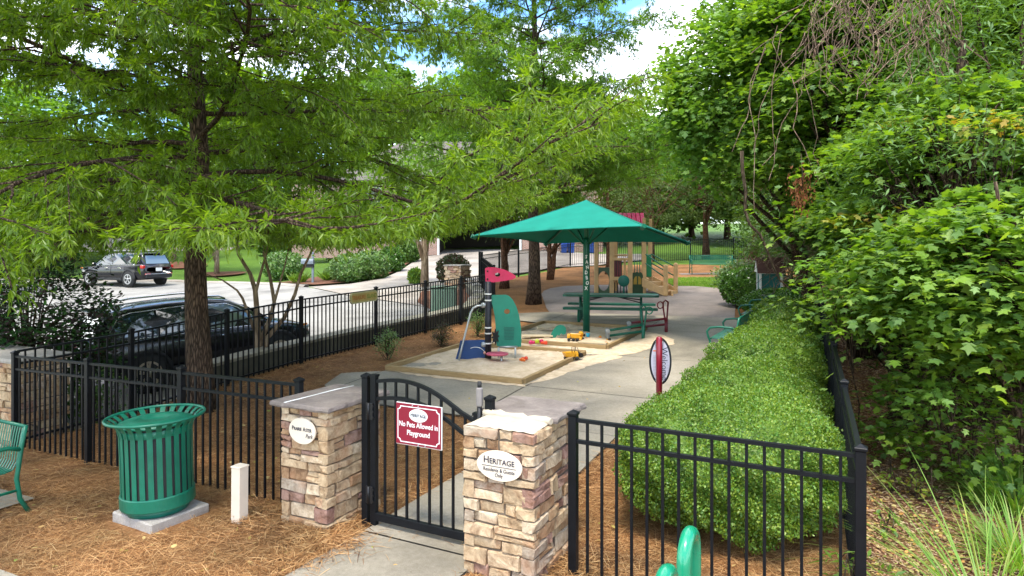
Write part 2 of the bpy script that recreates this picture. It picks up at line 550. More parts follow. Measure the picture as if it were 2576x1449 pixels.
def wob(pts, amp=.08, step=.25, seed=0, closed=True):
    r = random.Random(seed); out = []
    n = len(pts)
    for i in range(n if closed else n - 1):
        a, b = pts[i], pts[(i + 1) % n]
        Ld = math.hypot(b[0] - a[0], b[1] - a[1]); m = max(1, int(Ld / step))
        for k in range(m):
            t = k / m
            q = amp * (r.random() - .5) * 2 if k else 0
            nx, ny = (b[1] - a[1]) / max(Ld, 1e-6), -(b[0] - a[0]) / max(Ld, 1e-6)
            out.append((a[0] + (b[0] - a[0]) * t + nx * q, a[1] + (b[1] - a[1]) * t + ny * q))
    return out
def g2(px, py):
    p = G(px, py); return (p.x, p.y)
def inpoly(U, Vv, poly):
    ins = np.zeros(len(U), bool); n = len(poly); j = n - 1
    for i in range(n):
        xi, yi = poly[i]; xj, yj = poly[j]
        if yi != yj:
            c = ((yi > Vv) != (yj > Vv)) & (U < (xj - xi) * (Vv - yi) / (yj - yi) + xi)
            ins ^= c
        j = i
    return ins

# base ground: one sheet to the horizon
def grid_lines(segs):
    out = []
    for a, b, s in segs:
        out += list(np.arange(a, b, s))
    return out + [segs[-1][1]]
gu = grid_lines([(-400, -100, 30), (-100, -60, 8), (-60, -20, 2), (-20, 6, .5), (6, 20, 2), (20, 60, 8), (60, 400, 34)])
gv = grid_lines([(-60, -10, 5), (-10, 40, .5), (40, 70, 2), (70, 130, 10), (130, 700, 57)])
UU, VV = np.meshgrid(gu, gv)
ZZ = T(UU, VV) - .08
VG = np.stack([UU.ravel(), VV.ravel(), ZZ.ravel()], 1)
nu, nv_ = len(gu), len(gv)
ii, jj = np.meshgrid(np.arange(nu - 1), np.arange(nv_ - 1))
q = (jj * nu + ii).ravel()
FG = np.stack([q, q + 1, q + nu + 1, q + nu], 1)
link('ground', npmesh('ground', VG, FG, True), grassm, kind='structure')

# pine straw bed
straw_poly = [(-9.8, -1.7), (.05, -1.7), (.05, 0), (-1.3, 19), (-1.3, 27), (-1, 30), (-8, 32), (-12, 31), (-14.3, 29), (-14.3, 20), (-13.2, 18.0), (-10.7, 14.6), (-9.7, 12), (-9.7, 0)]
sheet('pine_straw_bed', straw_poly, 0, straw_g, .25, relief=.008)
front_straw = [(-12.5, -1.9), (-4.05, -1.9), (-4.05, -1.7), (-9.8, -1.7), (-9.8, .4), (-12.5, .4)]
# mulch on the right beyond the side fence
sheet('bark_mulch_bed', [(.08, -8), (14, -8), (14, 24), (-1.27, 24), (-1.27, 19), (.05, 0), (.08, -1.7)], 0, mulch_g, .4, relief=.012)
sheet('bark_mulch_bed', [(-2.4, -8), (.08, -8), (.08, -1.7), (-2.4, -1.7)], 0, mulch_g, .4, relief=.01)
sheet('pine_straw_bed', [(-12.5, -1.95), (-2.4, -1.95), (-2.4, -1.7), (-9.8, -1.7), (-9.8, .2), (-12.5, .2)], 0, straw_g, .25, relief=.008)

# concrete pad in slabs
path_poly = [(-3.84, -1.92), (-2.67, -1.92), (-2.67, 3.2), (-3.84, 3.2)]
pad_poly = [(-8.2, 4.5), (-7.9, 3.75), (-7.3, 3.4), (-6.3, 3.2), (-2.67, 3.2), (-2.35, 3.6), (-2.2, 4.5), (-2.15, 9.5), (-2.3, 12.2), (-2.75, 13.2), (-3.0, 14.0),
            (-8.2, 13.5), (-9.2, 12.9), (-9.0, 12.0), (-7.6, 11.6), (-7.6, 4.9)]
walk_poly = [(-14, -4.5), (-2.4, -4.5), (-2.4, -1.95), (-14, -1.95)]
bed = plain('dark_joint_filler', (.09, .08, .065), .9, 0, .2, 50, .2)
def slabs(rootname, poly, cuts_u, cuts_v, off=.032, mat=concrete, gap=.011, cell=.5):
    sheet('slab_joint_bed', poly, off - .02, bed, .5)
    root = None
    for i in range(len(cuts_u) - 1):
        for j in range(len(cuts_v) - 1):
            p = poly
            for ax, val, less in ((0, cuts_u[i] + gap, False), (0, cuts_u[i + 1] - gap, True), (1, cuts_v[j] + gap, False), (1, cuts_v[j + 1] - gap, True)):
                if len(p) > 2: p = clip_half(p, ax, val, less)
            if len(p) > 2:
                me = sheet_mesh('concrete_slab', p, off, cell)
                if len(me.polygons) == 0: continue
                if root is None:
                    root = link(rootname, me, mat, kind='structure')
                else:
                    link('concrete_slab', me, mat, root)
slabs('entrance_path', path_poly, [-4, -2.5], [-2, -.15, 1.45, 3.2])
slabs('playground_pavement', pad_poly, [-10, -7.6, -4.75, -2.0], [3.0, 4.93, 8.0, 11.55, 12.6, 14.5])
slabs('front_pavement', walk_poly, [-14, -11.5, -9.7, -7.9, -6.1, -3.84, -2.3], [-4.6, -1.9])
sheet('bench_slab', [(-9.6, -1.94), (-7.35, -1.94), (-7.35, -.95), (-9.6, -.95)], .03, concrete)
def ell(cx, cy, a, b, n=40, rot=0, a0=0, a1=2 * PI):
    return [(cx + a * math.cos(t) * math.cos(rot) - b * math.sin(t) * math.sin(rot), cy + a * math.cos(t) * math.sin(rot) + b * math.sin(t) * math.cos(rot)) for t in [a0 + (a1 - a0) * k / n for k in range(n)]]
rub_px = [(1362, 742), (1368, 734), (1385, 727), (1420, 722), (1495, 719), (1600, 718), (1694, 721), (1750, 722), (1800, 726), (1840, 731), (1856, 742), (1862, 762), (1850, 772)]
rub_poly = [g2(*p) for p in rub_px] + [(-3.0, 14.02), (-5.5, 13.8), (-8.2, 13.52), (-8.6, 14.2)]
sheet('play_surface', rub_poly, .028, rubberized)
sheet('grass_patch', [g2(*p) for p in [(1672, 708), (1709, 703), (1745, 702), (1812, 703), (1870, 704), (1900, 712), (1880, 740), (1858, 742), (1840, 731), (1800, 726), (1750, 722), (1694, 721)]], .03, grassm2)

# road, kerb, driveway, beds across the road
road_px = [(200, 1010), (-500, 1100), (-900, 900), (-700, 712), (200, 709), (440, 708), (560, 714), (700, 722), (776, 727), (860, 734), (930, 741), (1000, 758), (1040, 790)]
road_poly = [(-10.05, -3), (-40, -12), (-70, 0), (-60, 12)] + [g2(*p) for p in [(200, 707), (440, 709), (560, 713), (690, 717), (776, 723)]] + [g2(*p) for p in [(880, 745), (1000, 762), (1085, 775)]] + [(-10.45, 9.5), (-10.05, 7)]
sheet('road', road_poly, .0, roadm, .5)
drive_poly = [g2(*p) for p in [(776, 722.5), (880, 715), (965, 701), (1010, 680), (1040, 659), (1075, 641), (1098, 629)]] + [g2(*p) for p in [(1330, 629), (1420, 633), (1500, 640), (1640, 640), (1640, 652), (1500, 668), (1398, 673), (1306, 688), (1255, 690), (1190, 712), (1120, 722), (1085, 775), (1000, 761.5), (880, 744.5)]]
sheet('driveway', drive_poly, .015, drive, .5)
def curb(name, pts, w=.28, h=.09, mat=drive):
    mb = MB()
    for a, b in zip(pts[:-1], pts[1:]):
        n = max(1, int(math.hypot(b[0] - a[0], b[1] - a[1]) / 1.5))
        for k in range(n):
            p = (a[0] + (b[0] - a[0]) * k / n, a[1] + (b[1] - a[1]) * k / n); q_ = (a[0] + (b[0] - a[0]) * (k + 1) / n, a[1] + (b[1] - a[1]) * (k + 1) / n)
            dx, dy = q_[0] - p[0], q_[1] - p[1]; l = math.hypot(dx, dy); nx, ny = -dy / l * w / 2, dx / l * w / 2
            vs = []
            for (x, y) in (p, q_):
                z = Tz(x, y)
                vs += [(x - nx, y - ny, z - .05), (x + nx, y + ny, z - .05), (x + nx, y + ny, z + h), (x - nx * .4, y - ny * .4, z + h), (x - nx, y - ny, z + .012)]
            mb.add(vs, [(0, 1, 6, 5), (1, 2, 7, 6), (2, 3, 8, 7), (3, 4, 9, 8), (4, 0, 5, 9)])
    mb.build(name, mat, kind='structure')
curb('kerb', [(-60, 12.2)] + [g2(*p) for p in [(200, 706), (440, 708), (560, 712), (690, 716), (770, 722)]][::1])
mulch2 = mk_straw('reddish_mulch', [(.05, .022, .014), (.11, .05, .03), (.18, .09, .055), (.26, .15, .1)], .5)
sheet('planting_bed', wob([g2(*p) for p in [(690, 713), (760, 705), (830, 690), (870, 672), (930, 668), (1000, 650), (1040, 640), (1062, 642), (1035, 660), (1005, 679), (960, 698), (880, 711), (790, 718)]], .1, 1), .035, mulch2, .5)
sheet('planting_bed', [g2(*p) for p in [(1050, 762), (1060, 735), (1120, 728), (1180, 722), (1205, 735), (1195, 775), (1150, 795), (1090, 785)]], .035, mulch2, .5)
sheet('planting_bed', wob(ell(*g2(560, 690), 1.6, 1.2, 14), .1, 1), .035, mulch2, .5)
sheet('planting_bed', wob(ell(*g2(450, 668), 2.2, 1.6, 14), .1, 1), .035, mulch2, .5)

# ================================================================== fences
def post_mesh(h, w=.064):
    m = MB()
    m.box((0, 0, h / 2 - .06), (w, w, h + .1), bev=.004)
    m.box((0, 0, h + .002), (w + .014, w + .014, .022), bev=.004)
    a = w / 2 + .004
    m.add([(-a, -a, h + .012), (a, -a, h + .012), (a, a, h + .012), (-a, a, h + .012), (0, 0, h + .034)], [(0, 1, 4), (1, 2, 4), (2, 3, 4), (3, 0, 4)])
    return m.mesh('post')
def picket_mesh(h, w=.019, z0=.0):
    m = MB(); m.box((0, 0, (h + z0) / 2), (w, w, h - z0)); return m.mesh('picket')
def fence(name, label, pts, h=1.2, sp=.112, bottom=True, skip_posts=(), drop=.16, group=None, picket_z0=.04, w=.064):
    p0 = pts[0]
    z0 = Tz(*p0)
    root = thing(name, label, 'fence', (p0[0], p0[1], z0), 0, group)
    pm = post_mesh(h + .03, w); km = picket_mesh(h - .02, .019, picket_z0)
    for me in (pm, km): me.materials.append(black)
    for i, p in enumerate(pts):
        if i in skip_posts: continue
        o = link('post', pm, None, root, loc=(p[0] - p0[0], p[1] - p0[1], Tz(*p) - z0))
    for a, b in zip(pts[:-1], pts[1:]):
        za, zb = Tz(*a) - z0, Tz(*b) - z0
        Ld = math.hypot(b[0] - a[0], b[1] - a[1]); ang = math.atan2(b[1] - a[1], b[0] - a[0])
        A = Vector((a[0] - p0[0], a[1] - p0[1], za)); B = Vector((b[0] - p0[0], b[1] - p0[1], zb))
        hs = [h - .015, h - .015 - drop] + ([.1] if bottom else [])
        for zz in hs:
            m = MB()
            rw, rh = .036, .026
            d = (B - A); nrm = Vector((-d.y, d.x, 0)).normalized() * rw / 2
            s = d.normalized() * .03
            vs = []
            for P in (A + s, B - s):
                for sy, szz in ((-1, -1), (1, -1), (1, 1), (-1, 1)):
                    vs.append(P + nrm * sy + Vector((0, 0, zz + szz * rh / 2)))
            m.add(vs, [(0, 1, 5, 4), (1, 2, 6, 5), (2, 3, 7, 6), (3, 0, 4, 7), (0, 3, 2, 1), (4, 5, 6, 7)])
            m.build('rail', black, root)
        n = max(2, round(Ld / sp))
        for k in range(1, n):
            P = A.lerp(B, k / n)
            link('picket', km, None, root, loc=(P.x, P.y, P.z), rz=ang)
    return root
fence('front_fence', 'black metal picket fence in front of the clipped hedge, right of the gate', [(-1.94, 0), (0, 0)], bottom=False)
fence('front_fence', 'black metal picket fence behind the green litter bin, left of the gate', [(-9.63, 0), (-8.07, 0), (-6.42, 0), (-4.74, 0)], bottom=False)
fence('side_fence', 'black picket fence seen edge-on between the hedge and the woods', [(0, 0), (-.13, 1.95), (-.27, 3.8), (-.42, 5.7), (-.54, 7.6), (-.66, 9.5), (-.78, 11.4), (-.9, 13.3), (-1.02, 15.2), (-1.14, 17.1), (-1.26, 19)], skip_posts=(0,), bottom=True)
fence('boundary_fence', 'black picket fence along the low wall, with a yellow sign hung on it', [(-9.63, 0), (-9.55, 1.5), (-9.5, 3.15), (-9.5, 4.85), (-9.5, 7.09), (-9.5, 9.0), (-9.5, 10.66), (-9.5, 12.1)], h=1.26, skip_posts=(0,))
fence('boundary_fence', 'short black fence run turning away beside the cedar trees', [(-9.5, 12.1), (-10.6, 14.5), (-13.3, 18.4)], h=1.26, skip_posts=(0,))
fence('boundary_fence', 'black fence between the cedar trunks and the driveway', [(-14.1, 19.6), (-14.3, 21.7), (-14.4, 23.8), (-14.5, 26), (-14.5, 28.3), (-14.3, 30.0), (-12.6, 31.7)], h=1.24)
fence('boundary_fence', 'black fence running behind the far green bench', [(-12.6, 31.7), (-10.7, 32.9), (-8.6, 34), (-6.4, 35), (-4.2, 36), (-2, 37), (.2, 38)], h=1.24, skip_posts=(0,))

# far dark gate leaf
gt = thing('far_gate', 'dark arched gate leaf beside the far stone column', 'gate', (-13.3, 18.4, Tz(-13.3, 18.4)), math.atan2(1.2, -.8))
post_m2 = post_mesh(1.42, .09); post_m2.materials.append(black)
link('post', post_m2, None, gt); link('post', post_m2, None, gt, loc=(1.42, 0, 0))
pts = [(.06 + .1 * k, 0, 1.2 + .16 * math.sin(PI * k / 13)) for k in range(14)]
MB().tube(pts, .022, 4).build('arched_rail', black, gt)
MB().tube([(x, y, z - .16) for x, y, z in pts], .018, 4).build('arched_rail', black, gt)
MB().box((.71, 0, .1), (1.36, .03, .05)).build('rail', black, gt)
for k in range(1, 13):
    m = MB(); x, y, z = pts[k]; m.box((x, 0, z / 2 + .05), (.019, .019, z - .1)); m.build('picket', black, gt)

# ================================================================== entrance gate
A = Vector((-3.92, 0)); B = Vector((-2.70, 0))
eg = thing('entrance_gate', 'arched black metal gate between the two stone pillars', 'gate', (-3.84, 0, .02))
wG = 1.06
m = MB(); m.box((0, 0, .66), (.058, .05, 1.34), bev=.003); m.box((0, 0, 1.335), (.068, .06, .02)); m.build('gate_stile', black, eg)
m = MB(); m.box((wG, 0, .55), (.058, .05, 1.12), bev=.003); m.box((wG, 0, 1.115), (.068, .06, .02)); m.build('gate_stile', black, eg)
def archz(t): return 1.285 - .02 * 0 + .055 * math.sin(PI * min(1, t * 1.15)) - .235 * t ** 2.0 if t > 0 else 1.285
pts = [(.03 + (wG - .06) * k / 16, 0, archz(k / 16)) for k in range(17)]
for dz in (0, -.155):
    MB().tube([(x, 0, z + dz) for x, y, z in pts], .021, 4, smooth=False).build('arched_rail', black, eg)
m = MB(); m.box((wG / 2, 0, .09), (wG - .03, .045, .07), bev=.003); m.build('bottom_rail', black, eg)
for k in range(1, 9):
    t = k / 9; x = wG * t; z1 = archz((x - .03) / (wG - .06)) - .01
    m = MB(); m.box((x, 0, (z1 + .12) / 2), (.019, .019, z1 - .12)); m.build('picket', black, eg)
for z in (.28, 1.02):
    m = MB(); m.box((-.03, -.033, z), (.075, .012, .15), bev=.003); m.tube([(-.035, -.04, z - .075), (-.035, -.04, z + .075)], .012, 8)
    for zz in (-.05, 0, .05): m.box((.015, -.041, z + zz), (.014, .008, .014))
    m.build('hinge', ironm, eg)
m = MB(); m.tube([(wG + .035, -.03, .82), (wG + .035, -.03, 1.2)], .02, 10); m.build('latch_rod', ironm, eg)
m = MB(); m.box((wG + .035, -.03, 1.26), (.052, .05, .16), bev=.012); m.build('latch_housing', plain('grey_latch_plastic', (.2, .18, .17), .5), eg)
m = MB(); m.tube([(wG + .035, -.03, 1.34), (wG + .035, -.03, 1.385)], .018, 10); m.build('latch_knob', rubber, eg)
for x, h in ((-3.93, 1.34), (-2.665, 1.27)):
    pm = post_mesh(h); pm.materials.append(black)
    o = link('gate_post', pm, None, loc=(x, .0, 0)); tag(o, 'black post the gate hangs from' if x < -3 else 'black post the gate latches on to', 'post')
# red sign on the gate
sg = thing('gate_sign', 'raspberry red sign wired to the gate with white border and lettering', 'sign', (-3.33, -.045, .98), 0)
sg.rotation_euler = (0, 0, 0)
sw, sh = .47, .36
signred = plain('crimson_sign_face', (.22, .003, .022), .45, 0, .06, 40, .02)
m = MB(); m.box((0, .004, 0), (sw, .012, sh), bev=.003); m.build('backing_board', whitem, sg)
m = MB(); m.box((-.003, -.004, .002), (sw - .012, .006, sh - .012)); m.build('sign_face', signred, sg)
def notched(w, h, c, n=5):
    out = []
    for sx, sy in ((1, 1), (-1, 1), (-1, -1), (1, -1)):
        cx, cy = sx * w, sy * h
        a0 = {(1, 1): -90, (-1, 1): 0, (-1, -1): 90, (1, -1): 180}[(sx, sy)]
        seq = []
        for k in range(n + 1):
            a = R(180 - 90 * k / n)
            seq.append(k)
        arc = []
        for k in range(n + 1):
            t = R(90 * k / n)
            arc.append((cx - sx * c * math.cos(t), cy - sy * c * math.sin(t)))
        if (sx, sy) in ((1, 1), (-1, -1)): arc = arc[::-1]
        out += arc
    return out
MX = Matrix.Rotation(R(90), 4, 'X')
def vprism(mb, poly, y0, y1): return mb.prism(poly, -y1, -y0, MX)   # poly in x,z ; thickness along y
m = MB(); m.ringprism(notched(.215, .155, .028), notched(.208, .148, .028), .007, .009, MX); m.build('white_border', letterw, sg)
def oval(a, b, n=32, cx=0, cy=0): return [(cx + a * math.cos(2 * PI * k / n), cy + b * math.sin(2 * PI * k / n)) for k in range(n)]
m = MB(); m.prism(oval(.095, .055, 28, 0, .085), .007, .009, MX); m.build('white_oval', letterw, sg)
def lettering(parent, txt, size, x, z, y, mat=letterd, xs=1.0, rot=0, shear=0, align='CENTER', off=0):
    me = text_mesh(txt, size, align, .0012, xs, shear, off)
    o = link('lettering', me, mat, parent)
    o.matrix_local = Matrix.Translation((x, y, z)) @ MX @ Matrix.Rotation(rot, 4, 'Z')
    return o
def smallcaps(parent, word, size, x, z, y, mat=letterd, xs=.95, ratio=.78, wid=None):
    ws = word.split(' ')
    meshes = []
    cur = 0; total = 0
    items = []
    for w_ in ws:
        a = text_mesh(w_[0], size, 'LEFT', .0012, xs, 0, size * .012); b = text_mesh(w_[1:], size * ratio, 'LEFT', .0012, xs, 0, size * .008)
        wa = max(v.co.x for v in a.vertices); wb = max(v.co.x for v in b.vertices)
        items.append((a, cur, 0)); cur += wa + size * .06
        items.append((b, cur, -(size * (1 - ratio)) * .36)); cur += wb + size * .32
    cur -= size * .32
    for me, dx, dz in items:
        o = link('lettering', me, mat, parent)
        o.matrix_local = Matrix.Translation((x - cur / 2 + dx, y, z + dz)) @ MX
smallcaps(sg, 'HERITAGE', .05, 0, .087, -.011, letterd, .85)
lettering(sg, 'No Pets Allowed in', .063, 0, .0, -.0085, letterw, .80, off=.0003)
lettering(sg, 'Playground', .063, 0, -.07, -.0085, letterw, .84, off=.0003)
for x, z in ((0, .165), (0, -.165), (-.06, .165), (.07, -.165)):
    m = MB(); m.lathe([(.006, 0), (.006, .004), (0, .005)], (0, 0, 0), 8, Matrix.Translation((x, -.007, z)) @ MX); m.build('screw', steel, sg)

# ================================================================== stone pillars
def stone_mesh(w, h, prot, r, seed_depth=.055):
    j = lambda a: (r.random() - .5) * 2 * a
    x, z = w / 2, h / 2
    e = .0075
    vs = []
    cr_ = [(-1, -1), (1, -1), (1, 1), (-1, 1)]
    for sx, sz in cr_: vs.append((sx * x, seed_depth, sz * z))
    for sx, sz in cr_: vs.append((sx * x + j(.004), -prot + .014 + j(.007), sz * z + j(.008)))
    inn = [(-1, -1), (0, -1), (1, -1), (1, 1), (0, 1), (-1, 1)]
    for sx, sz in inn: vs.append((sx * (x - e) + j(.006), -prot + j(.011), sz * (z - e) + j(.009)))
    fs = [(0, 4, 5, 1), (1, 5, 6, 2), (2, 6, 7, 3), (3, 7, 4, 0),
          (4, 8, 9, 5), (5, 9, 10), (5, 10, 11, 6), (6, 11, 12), (6, 12, 13, 7), (7, 13, 8, 4),
          (8, 13, 12, 9), (9, 12, 11, 10)]
    fs = [f[::-1] for f in fs]
    me = bpy.data.meshes.new('stone'); me.from_pydata(vs, [], fs); me.update(); me.materials.append(stone_m)
    return me
def stone_face(root, ox, oy, ang, length, z0, z1, r, ext=0, hmin=.05, hmax=.125, lmin=.09, lmax=.34, gap=.009, heights=None):
    # face runs along local x from (ox,oy), outward normal is -y, rotated by ang
    Mr = Matrix.Translation((ox, oy, 0)) @ Matrix.Rotation(ang, 4, 'Z')
    for ci, (za, zb) in enumerate(heights):
        e0 = .045 if (ci % 2 == ext) else 0.0
        x = -e0; xe = length + e0
        while x < xe - .02:
            l = r.uniform(lmin, lmax)
            if xe - x - l < lmin * .8: l = xe - x
            segs = [(za, zb)]
            if zb - za > .1 and r.random() < .3:
                mz = za + (zb - za) * r.uniform(.38, .62); segs = [(za, mz), (mz, zb)]
            for a, b in segs:
                w, h = l - gap, b - a - gap
                prot = r.uniform(.012, .046)
                if e0 and (x < 0 or x + l > length): prot = .042
                o = link('stone', stone_mesh(w, h, prot, r), None, root)
                o.matrix_local = Mr @ Matrix.Translation((x + l / 2, 0, (a + b) / 2)) @ Matrix.Rotation(r.uniform(-.025, .025), 4, 'Y')
            x += l
def courses(z0, z1, r, hmin=.06, hmax=.14):
    out = []; z = z0
    while z < z1 - .001:
        h = r.uniform(hmin, hmax)
        if z1 - z - h < hmin * .7: h = z1 - z
        out.append((z, z + h)); z += h
    return out
def stone_block(name, label, cat, u0, u1, v0, v1, z0, z1, seed, faces='FRBL', cm=mortar, **kw):
    r = random.Random(seed)
    cu, cv = (u0 + u1) / 2, (v0 + v1) / 2
    root = thing(name, label, cat, (cu, cv, 0))
    w, d = (u1 - u0) / 2, (v1 - v0) / 2
    m = MB(); m.box((0, 0, (z0 + z1 - .012) / 2), (2 * w + .012, 2 * d + .012, z1 - z0 - .012)); m.build('mortar_core', cm, root)
    hs = courses(z0, z1, r, kw.pop('hmin', .06), kw.pop('hmax', .14))
    if 'F' in faces: stone_face(root, -w, -d, 0, 2 * w, z0, z1, r, 0, heights=hs, **kw)
    if 'R' in faces: stone_face(root, w, -d, R(90), 2 * d, z0, z1, r, 1, heights=hs, **kw)
    if 'B' in faces: stone_face(root, w, d, R(180), 2 * w, z0, z1, r, 0, heights=hs, **kw)
    if 'L' in faces: stone_face(root, -w, d, R(270), 2 * d, z0, z1, r, 1, heights=hs, **kw)
    return root
def slab_cap(root, w, d, z, th, mat, seed, name='cap_slab', x0=0, y0=0):
    r = random.Random(seed); poly = []
    for a, b in (((-w, -d), (w, -d)), ((w, -d), (w, d)), ((w, d), (-w, d)), ((-w, d), (-w, -d))):
        n = 9
        for k in range(n):
            t = k / n; j = r.uniform(-.014, .014)
            poly.append((x0 + a[0] + (b[0] - a[0]) * t + j, y0 + a[1] + (b[1] - a[1]) * t + r.uniform(-.014, .014)))
    n = len(poly)
    m = MB()
    vs = []
    for s, zz in ((.985, z), (1.0, z + th * .35), (.99, z + th * .8), (.965, z + th)):
        vs += [(x0 + (p[0] - x0) * s + r.uniform(-.003, .003), y0 + (p[1] - y0) * s, zz + r.uniform(-.003, .003)) for p in poly]
    fs = [tuple(range(n))[::-1], tuple(range(3 * n, 4 * n))]
    for k in range(3):
        fs += [(k * n + i, k * n + (i + 1) % n, (k + 1) * n + (i + 1) % n, (k + 1) * n + i) for i in range(n)]
    m.add(vs, fs)
    return m.build(name, mat, root)
# left pillar with slate cap
pl = stone_block('stone_pillar', 'stacked stone pillar with a mauve slate cap, left of the gate', 'pillar', -4.61, -4.15, -.27, .38, -.12, 1.07, 11)
slab_cap(pl, .34, .43, 1.07, .045, slate, 3)
m = MB(); m.tube([(-.16, -.43, 1.117), (-.14, -.1, 1.118), (-.13, .2, 1.118), (-.1, .42, 1.117)], [.012, .008, .013, .007], 6, flat=.3); m.build('mortar_streak', whitem, pl)
# right pillar: cap set back, bare mortar bed in front
pr = stone_block('stone_pillar', 'stacked stone pillar with a bare pale mortar top in front, right of the gate', 'pillar', -2.67, -2.15, -.30, .46, -.1, 1.13, 29)
r_ = random.Random(4)
m = MB()
nx, ny = 14, 7
vs = []; fs = []
for j in range(ny + 1):
    for i in range(nx + 1):
        edge = (i in (0, nx)) or (j in (0, ny))
        vs.append((-.28 + .56 * i / nx + r_.uniform(-.006, .006), -.40 + .33 * j / ny + r_.uniform(-.006, .006), 1.131 + (.0 if edge else .022) + r_.uniform(-.004, .006)))
for j in range(ny):
    for i in range(nx):
        a = j * (nx + 1) + i; fs.append((a, a + 1, a + nx + 2, a + nx + 1))
m.add(vs, fs, True); m.build('mortar_bed', mortar_pale, pr)
m = MB(); 
pts = [(-.30 + .60 * k / 12, -.105 + r_.uniform(-.015, .015), 1.15 + r_.uniform(0, .012)) for k in range(13)]
m.tube(pts, [.03 + r_.uniform(-.008, .01) for _ in pts], 6); m.build('mortar_ridge', mortar_pale, pr)
slab_cap(pr, .345, .29, 1.135, .045, slate, 8, y0=.20)
# plaques
def plaque(label, u, v, z, a, b):
    p = thing('oval_plaque', label, 'sign', (u, v, z))
    m = MB(); m.prism(oval(a, b, 36), 0, .012, MX); m.prism(oval(a * .985, b * .985, 36), .012, .015, MX); m.build('plaque_board', creamm, p)
    return p
pq = plaque('cream oval plaque reading Prairie Aster Park on the left pillar', -4.37, -.325, .875, .155, .115)
smallcaps(pq, 'PRAIRIE ASTER', .052, .0, .018, -.017, letterd, .78)
lettering(pq, 'Park', .05, .085, -.038, -.017, letterd, .9, shear=.28)
pq2 = plaque('cream oval plaque reading Heritage Residents and Guests Only on the right pillar', -2.385, -.352, .87, .19, .112)
smallcaps(pq2, 'HERITAGE', .072, 0, .036, -.017, letterd, .98)
m = MB(); m.box((0, -.0165, -.006), (.29, .002, .004)); m.build('rule_line', letterd, pq2)
lettering(pq2, 'Residents & Guests', .04, 0, -.033, -.017, letterd, .84)
lettering(pq2, 'Only', .04, 0, -.07, -.017, letterd, .84)

# stone column & slab at far left
wl = stone_block('stone_wall', 'ledge stone wall with a grey slab top at the left edge behind the fence', 'wall', -12.6, -10.05, .25, .85, -.5, .93, 5, faces='FR', lmin=.16, lmax=.4)
slab_cap(wl, 1.36, .38, .93, .06, padm, 6)
# low retaining wall beyond the boundary fence
rw = thing('retaining_wall', 'low dark concrete wall with flat grey cap slabs outside the picket fence', 'wall', (-9.95, 2.85, 0))
dirty = plain('mossy_grey_render', (.085, .08, .055), .9, 0, .4, 30, .4, nscale=2)
capm = plain('weathered_cap_slab', (.24, .22, .16), .85, 0, .3, 40, .4, nscale=3)
path = [(-10.02, 2.85), (-10.0, 4.4), (-10.0, 6.0), (-10.0, 7.6), (-10.0, 9.2), (-10.05, 10.8), (-10.15, 12.2), (-10.6, 13.3), (-11.2, 14.6), (-12.1, 15.9), (-13.2, 17.3)]
for a, b in zip(path[:-1], path[1:]):
    zt0, zt1 = Tz(a[0] + .7, a[1]) + .31, Tz(b[0] + .7, b[1]) + .31
    d = Vector((b[0] - a[0], b[1] - a[1], 0)); n_ = Vector((-d.y, d.x, 0)).normalized()
    def P(p, s, z): return (p[0] + n_.x * s + 9.95, p[1] + n_.y * s - 2.85, z)
    for nm, wv, zlo, zhi, mt in (('wall_section', .14, -1.2, 0, dirty), ('cap_slab', .2, 0, .055, capm)):
        m = MB()
        vs = [P(a, -wv, zt0 + zlo), P(a, wv, zt0 + zlo), P(a, wv, zt0 + zhi), P(a, -wv, zt0 + zhi), P(b, -wv, zt1 + zlo), P(b, wv, zt1 + zlo), P(b, wv, zt1 + zhi), P(b, -wv, zt1 + zhi)]
        m.add(vs, [(0, 1, 5, 4), (1, 2, 6, 5), (2, 3, 7, 6), (3, 0, 4, 7), (0, 3, 2, 1), (4, 5, 6, 7)])
        m.build(nm, mt, rw)
ra = random.Random(77)
hs = courses(-.3, Tz(-9.3, 2.85) + .29, ra, .06, .12)
sf = thing('tmp', None, None); 
stone_face(rw, -.24, -.02, 0, .34, -.3, .5, ra, 0, heights=hs, lmin=.12, lmax=.2)
bpy.data.objects.remove(sf)
# far stone column by the gate, curved stone wall
c_ = G(1160, 712)
fc = stone_block('stone_column', 'small ledge stone column beside the dark shrub and far gate', 'column', -14.75, -14.05, 18.0, 18.7, .3, 1.72, 9, faces='FR', lmin=.14, lmax=.3, hmin=.08, hmax=.14)
slab_cap(fc, .42, .42, 1.72, .05, padm, 12)
cw = thing('curved_stone_wall', 'low curved pale stone wall seen through the fence pickets', 'wall', (-11.8, 13.5, 0))
pa = [Vector((*g2(*p), 0)) for p in [(1150, 716), (1170, 722), (1188, 730), (1200, 745), (1203, 765), (1190, 785)]]
rr = random.Random(3)
for a, b in zip(pa[:-1], pa[1:]):
    d = b - a; ang = math.atan2(d.y, d.x)
    z = min(Tz(a.x, a.y), Tz(b.x, b.y))
    hs = courses(z - .1, z + .38, rr, .09, .14)
    stone_face(cw, a.x + 11.8, a.y - 13.5, ang, d.length, 0, 0, rr, 0, heights=hs, lmin=.18, lmax=.35)
    m = MB(); m.box((0, 0, 0), (d.length + .1, .3, .05), Matrix.Translation(((a.x + b.x) / 2 + 11.8, (a.y + b.y) / 2 - 13.5, z + .4)) @ Matrix.Rotation(ang, 4, 'Z')); m.build('cap_slab', padm, cw)
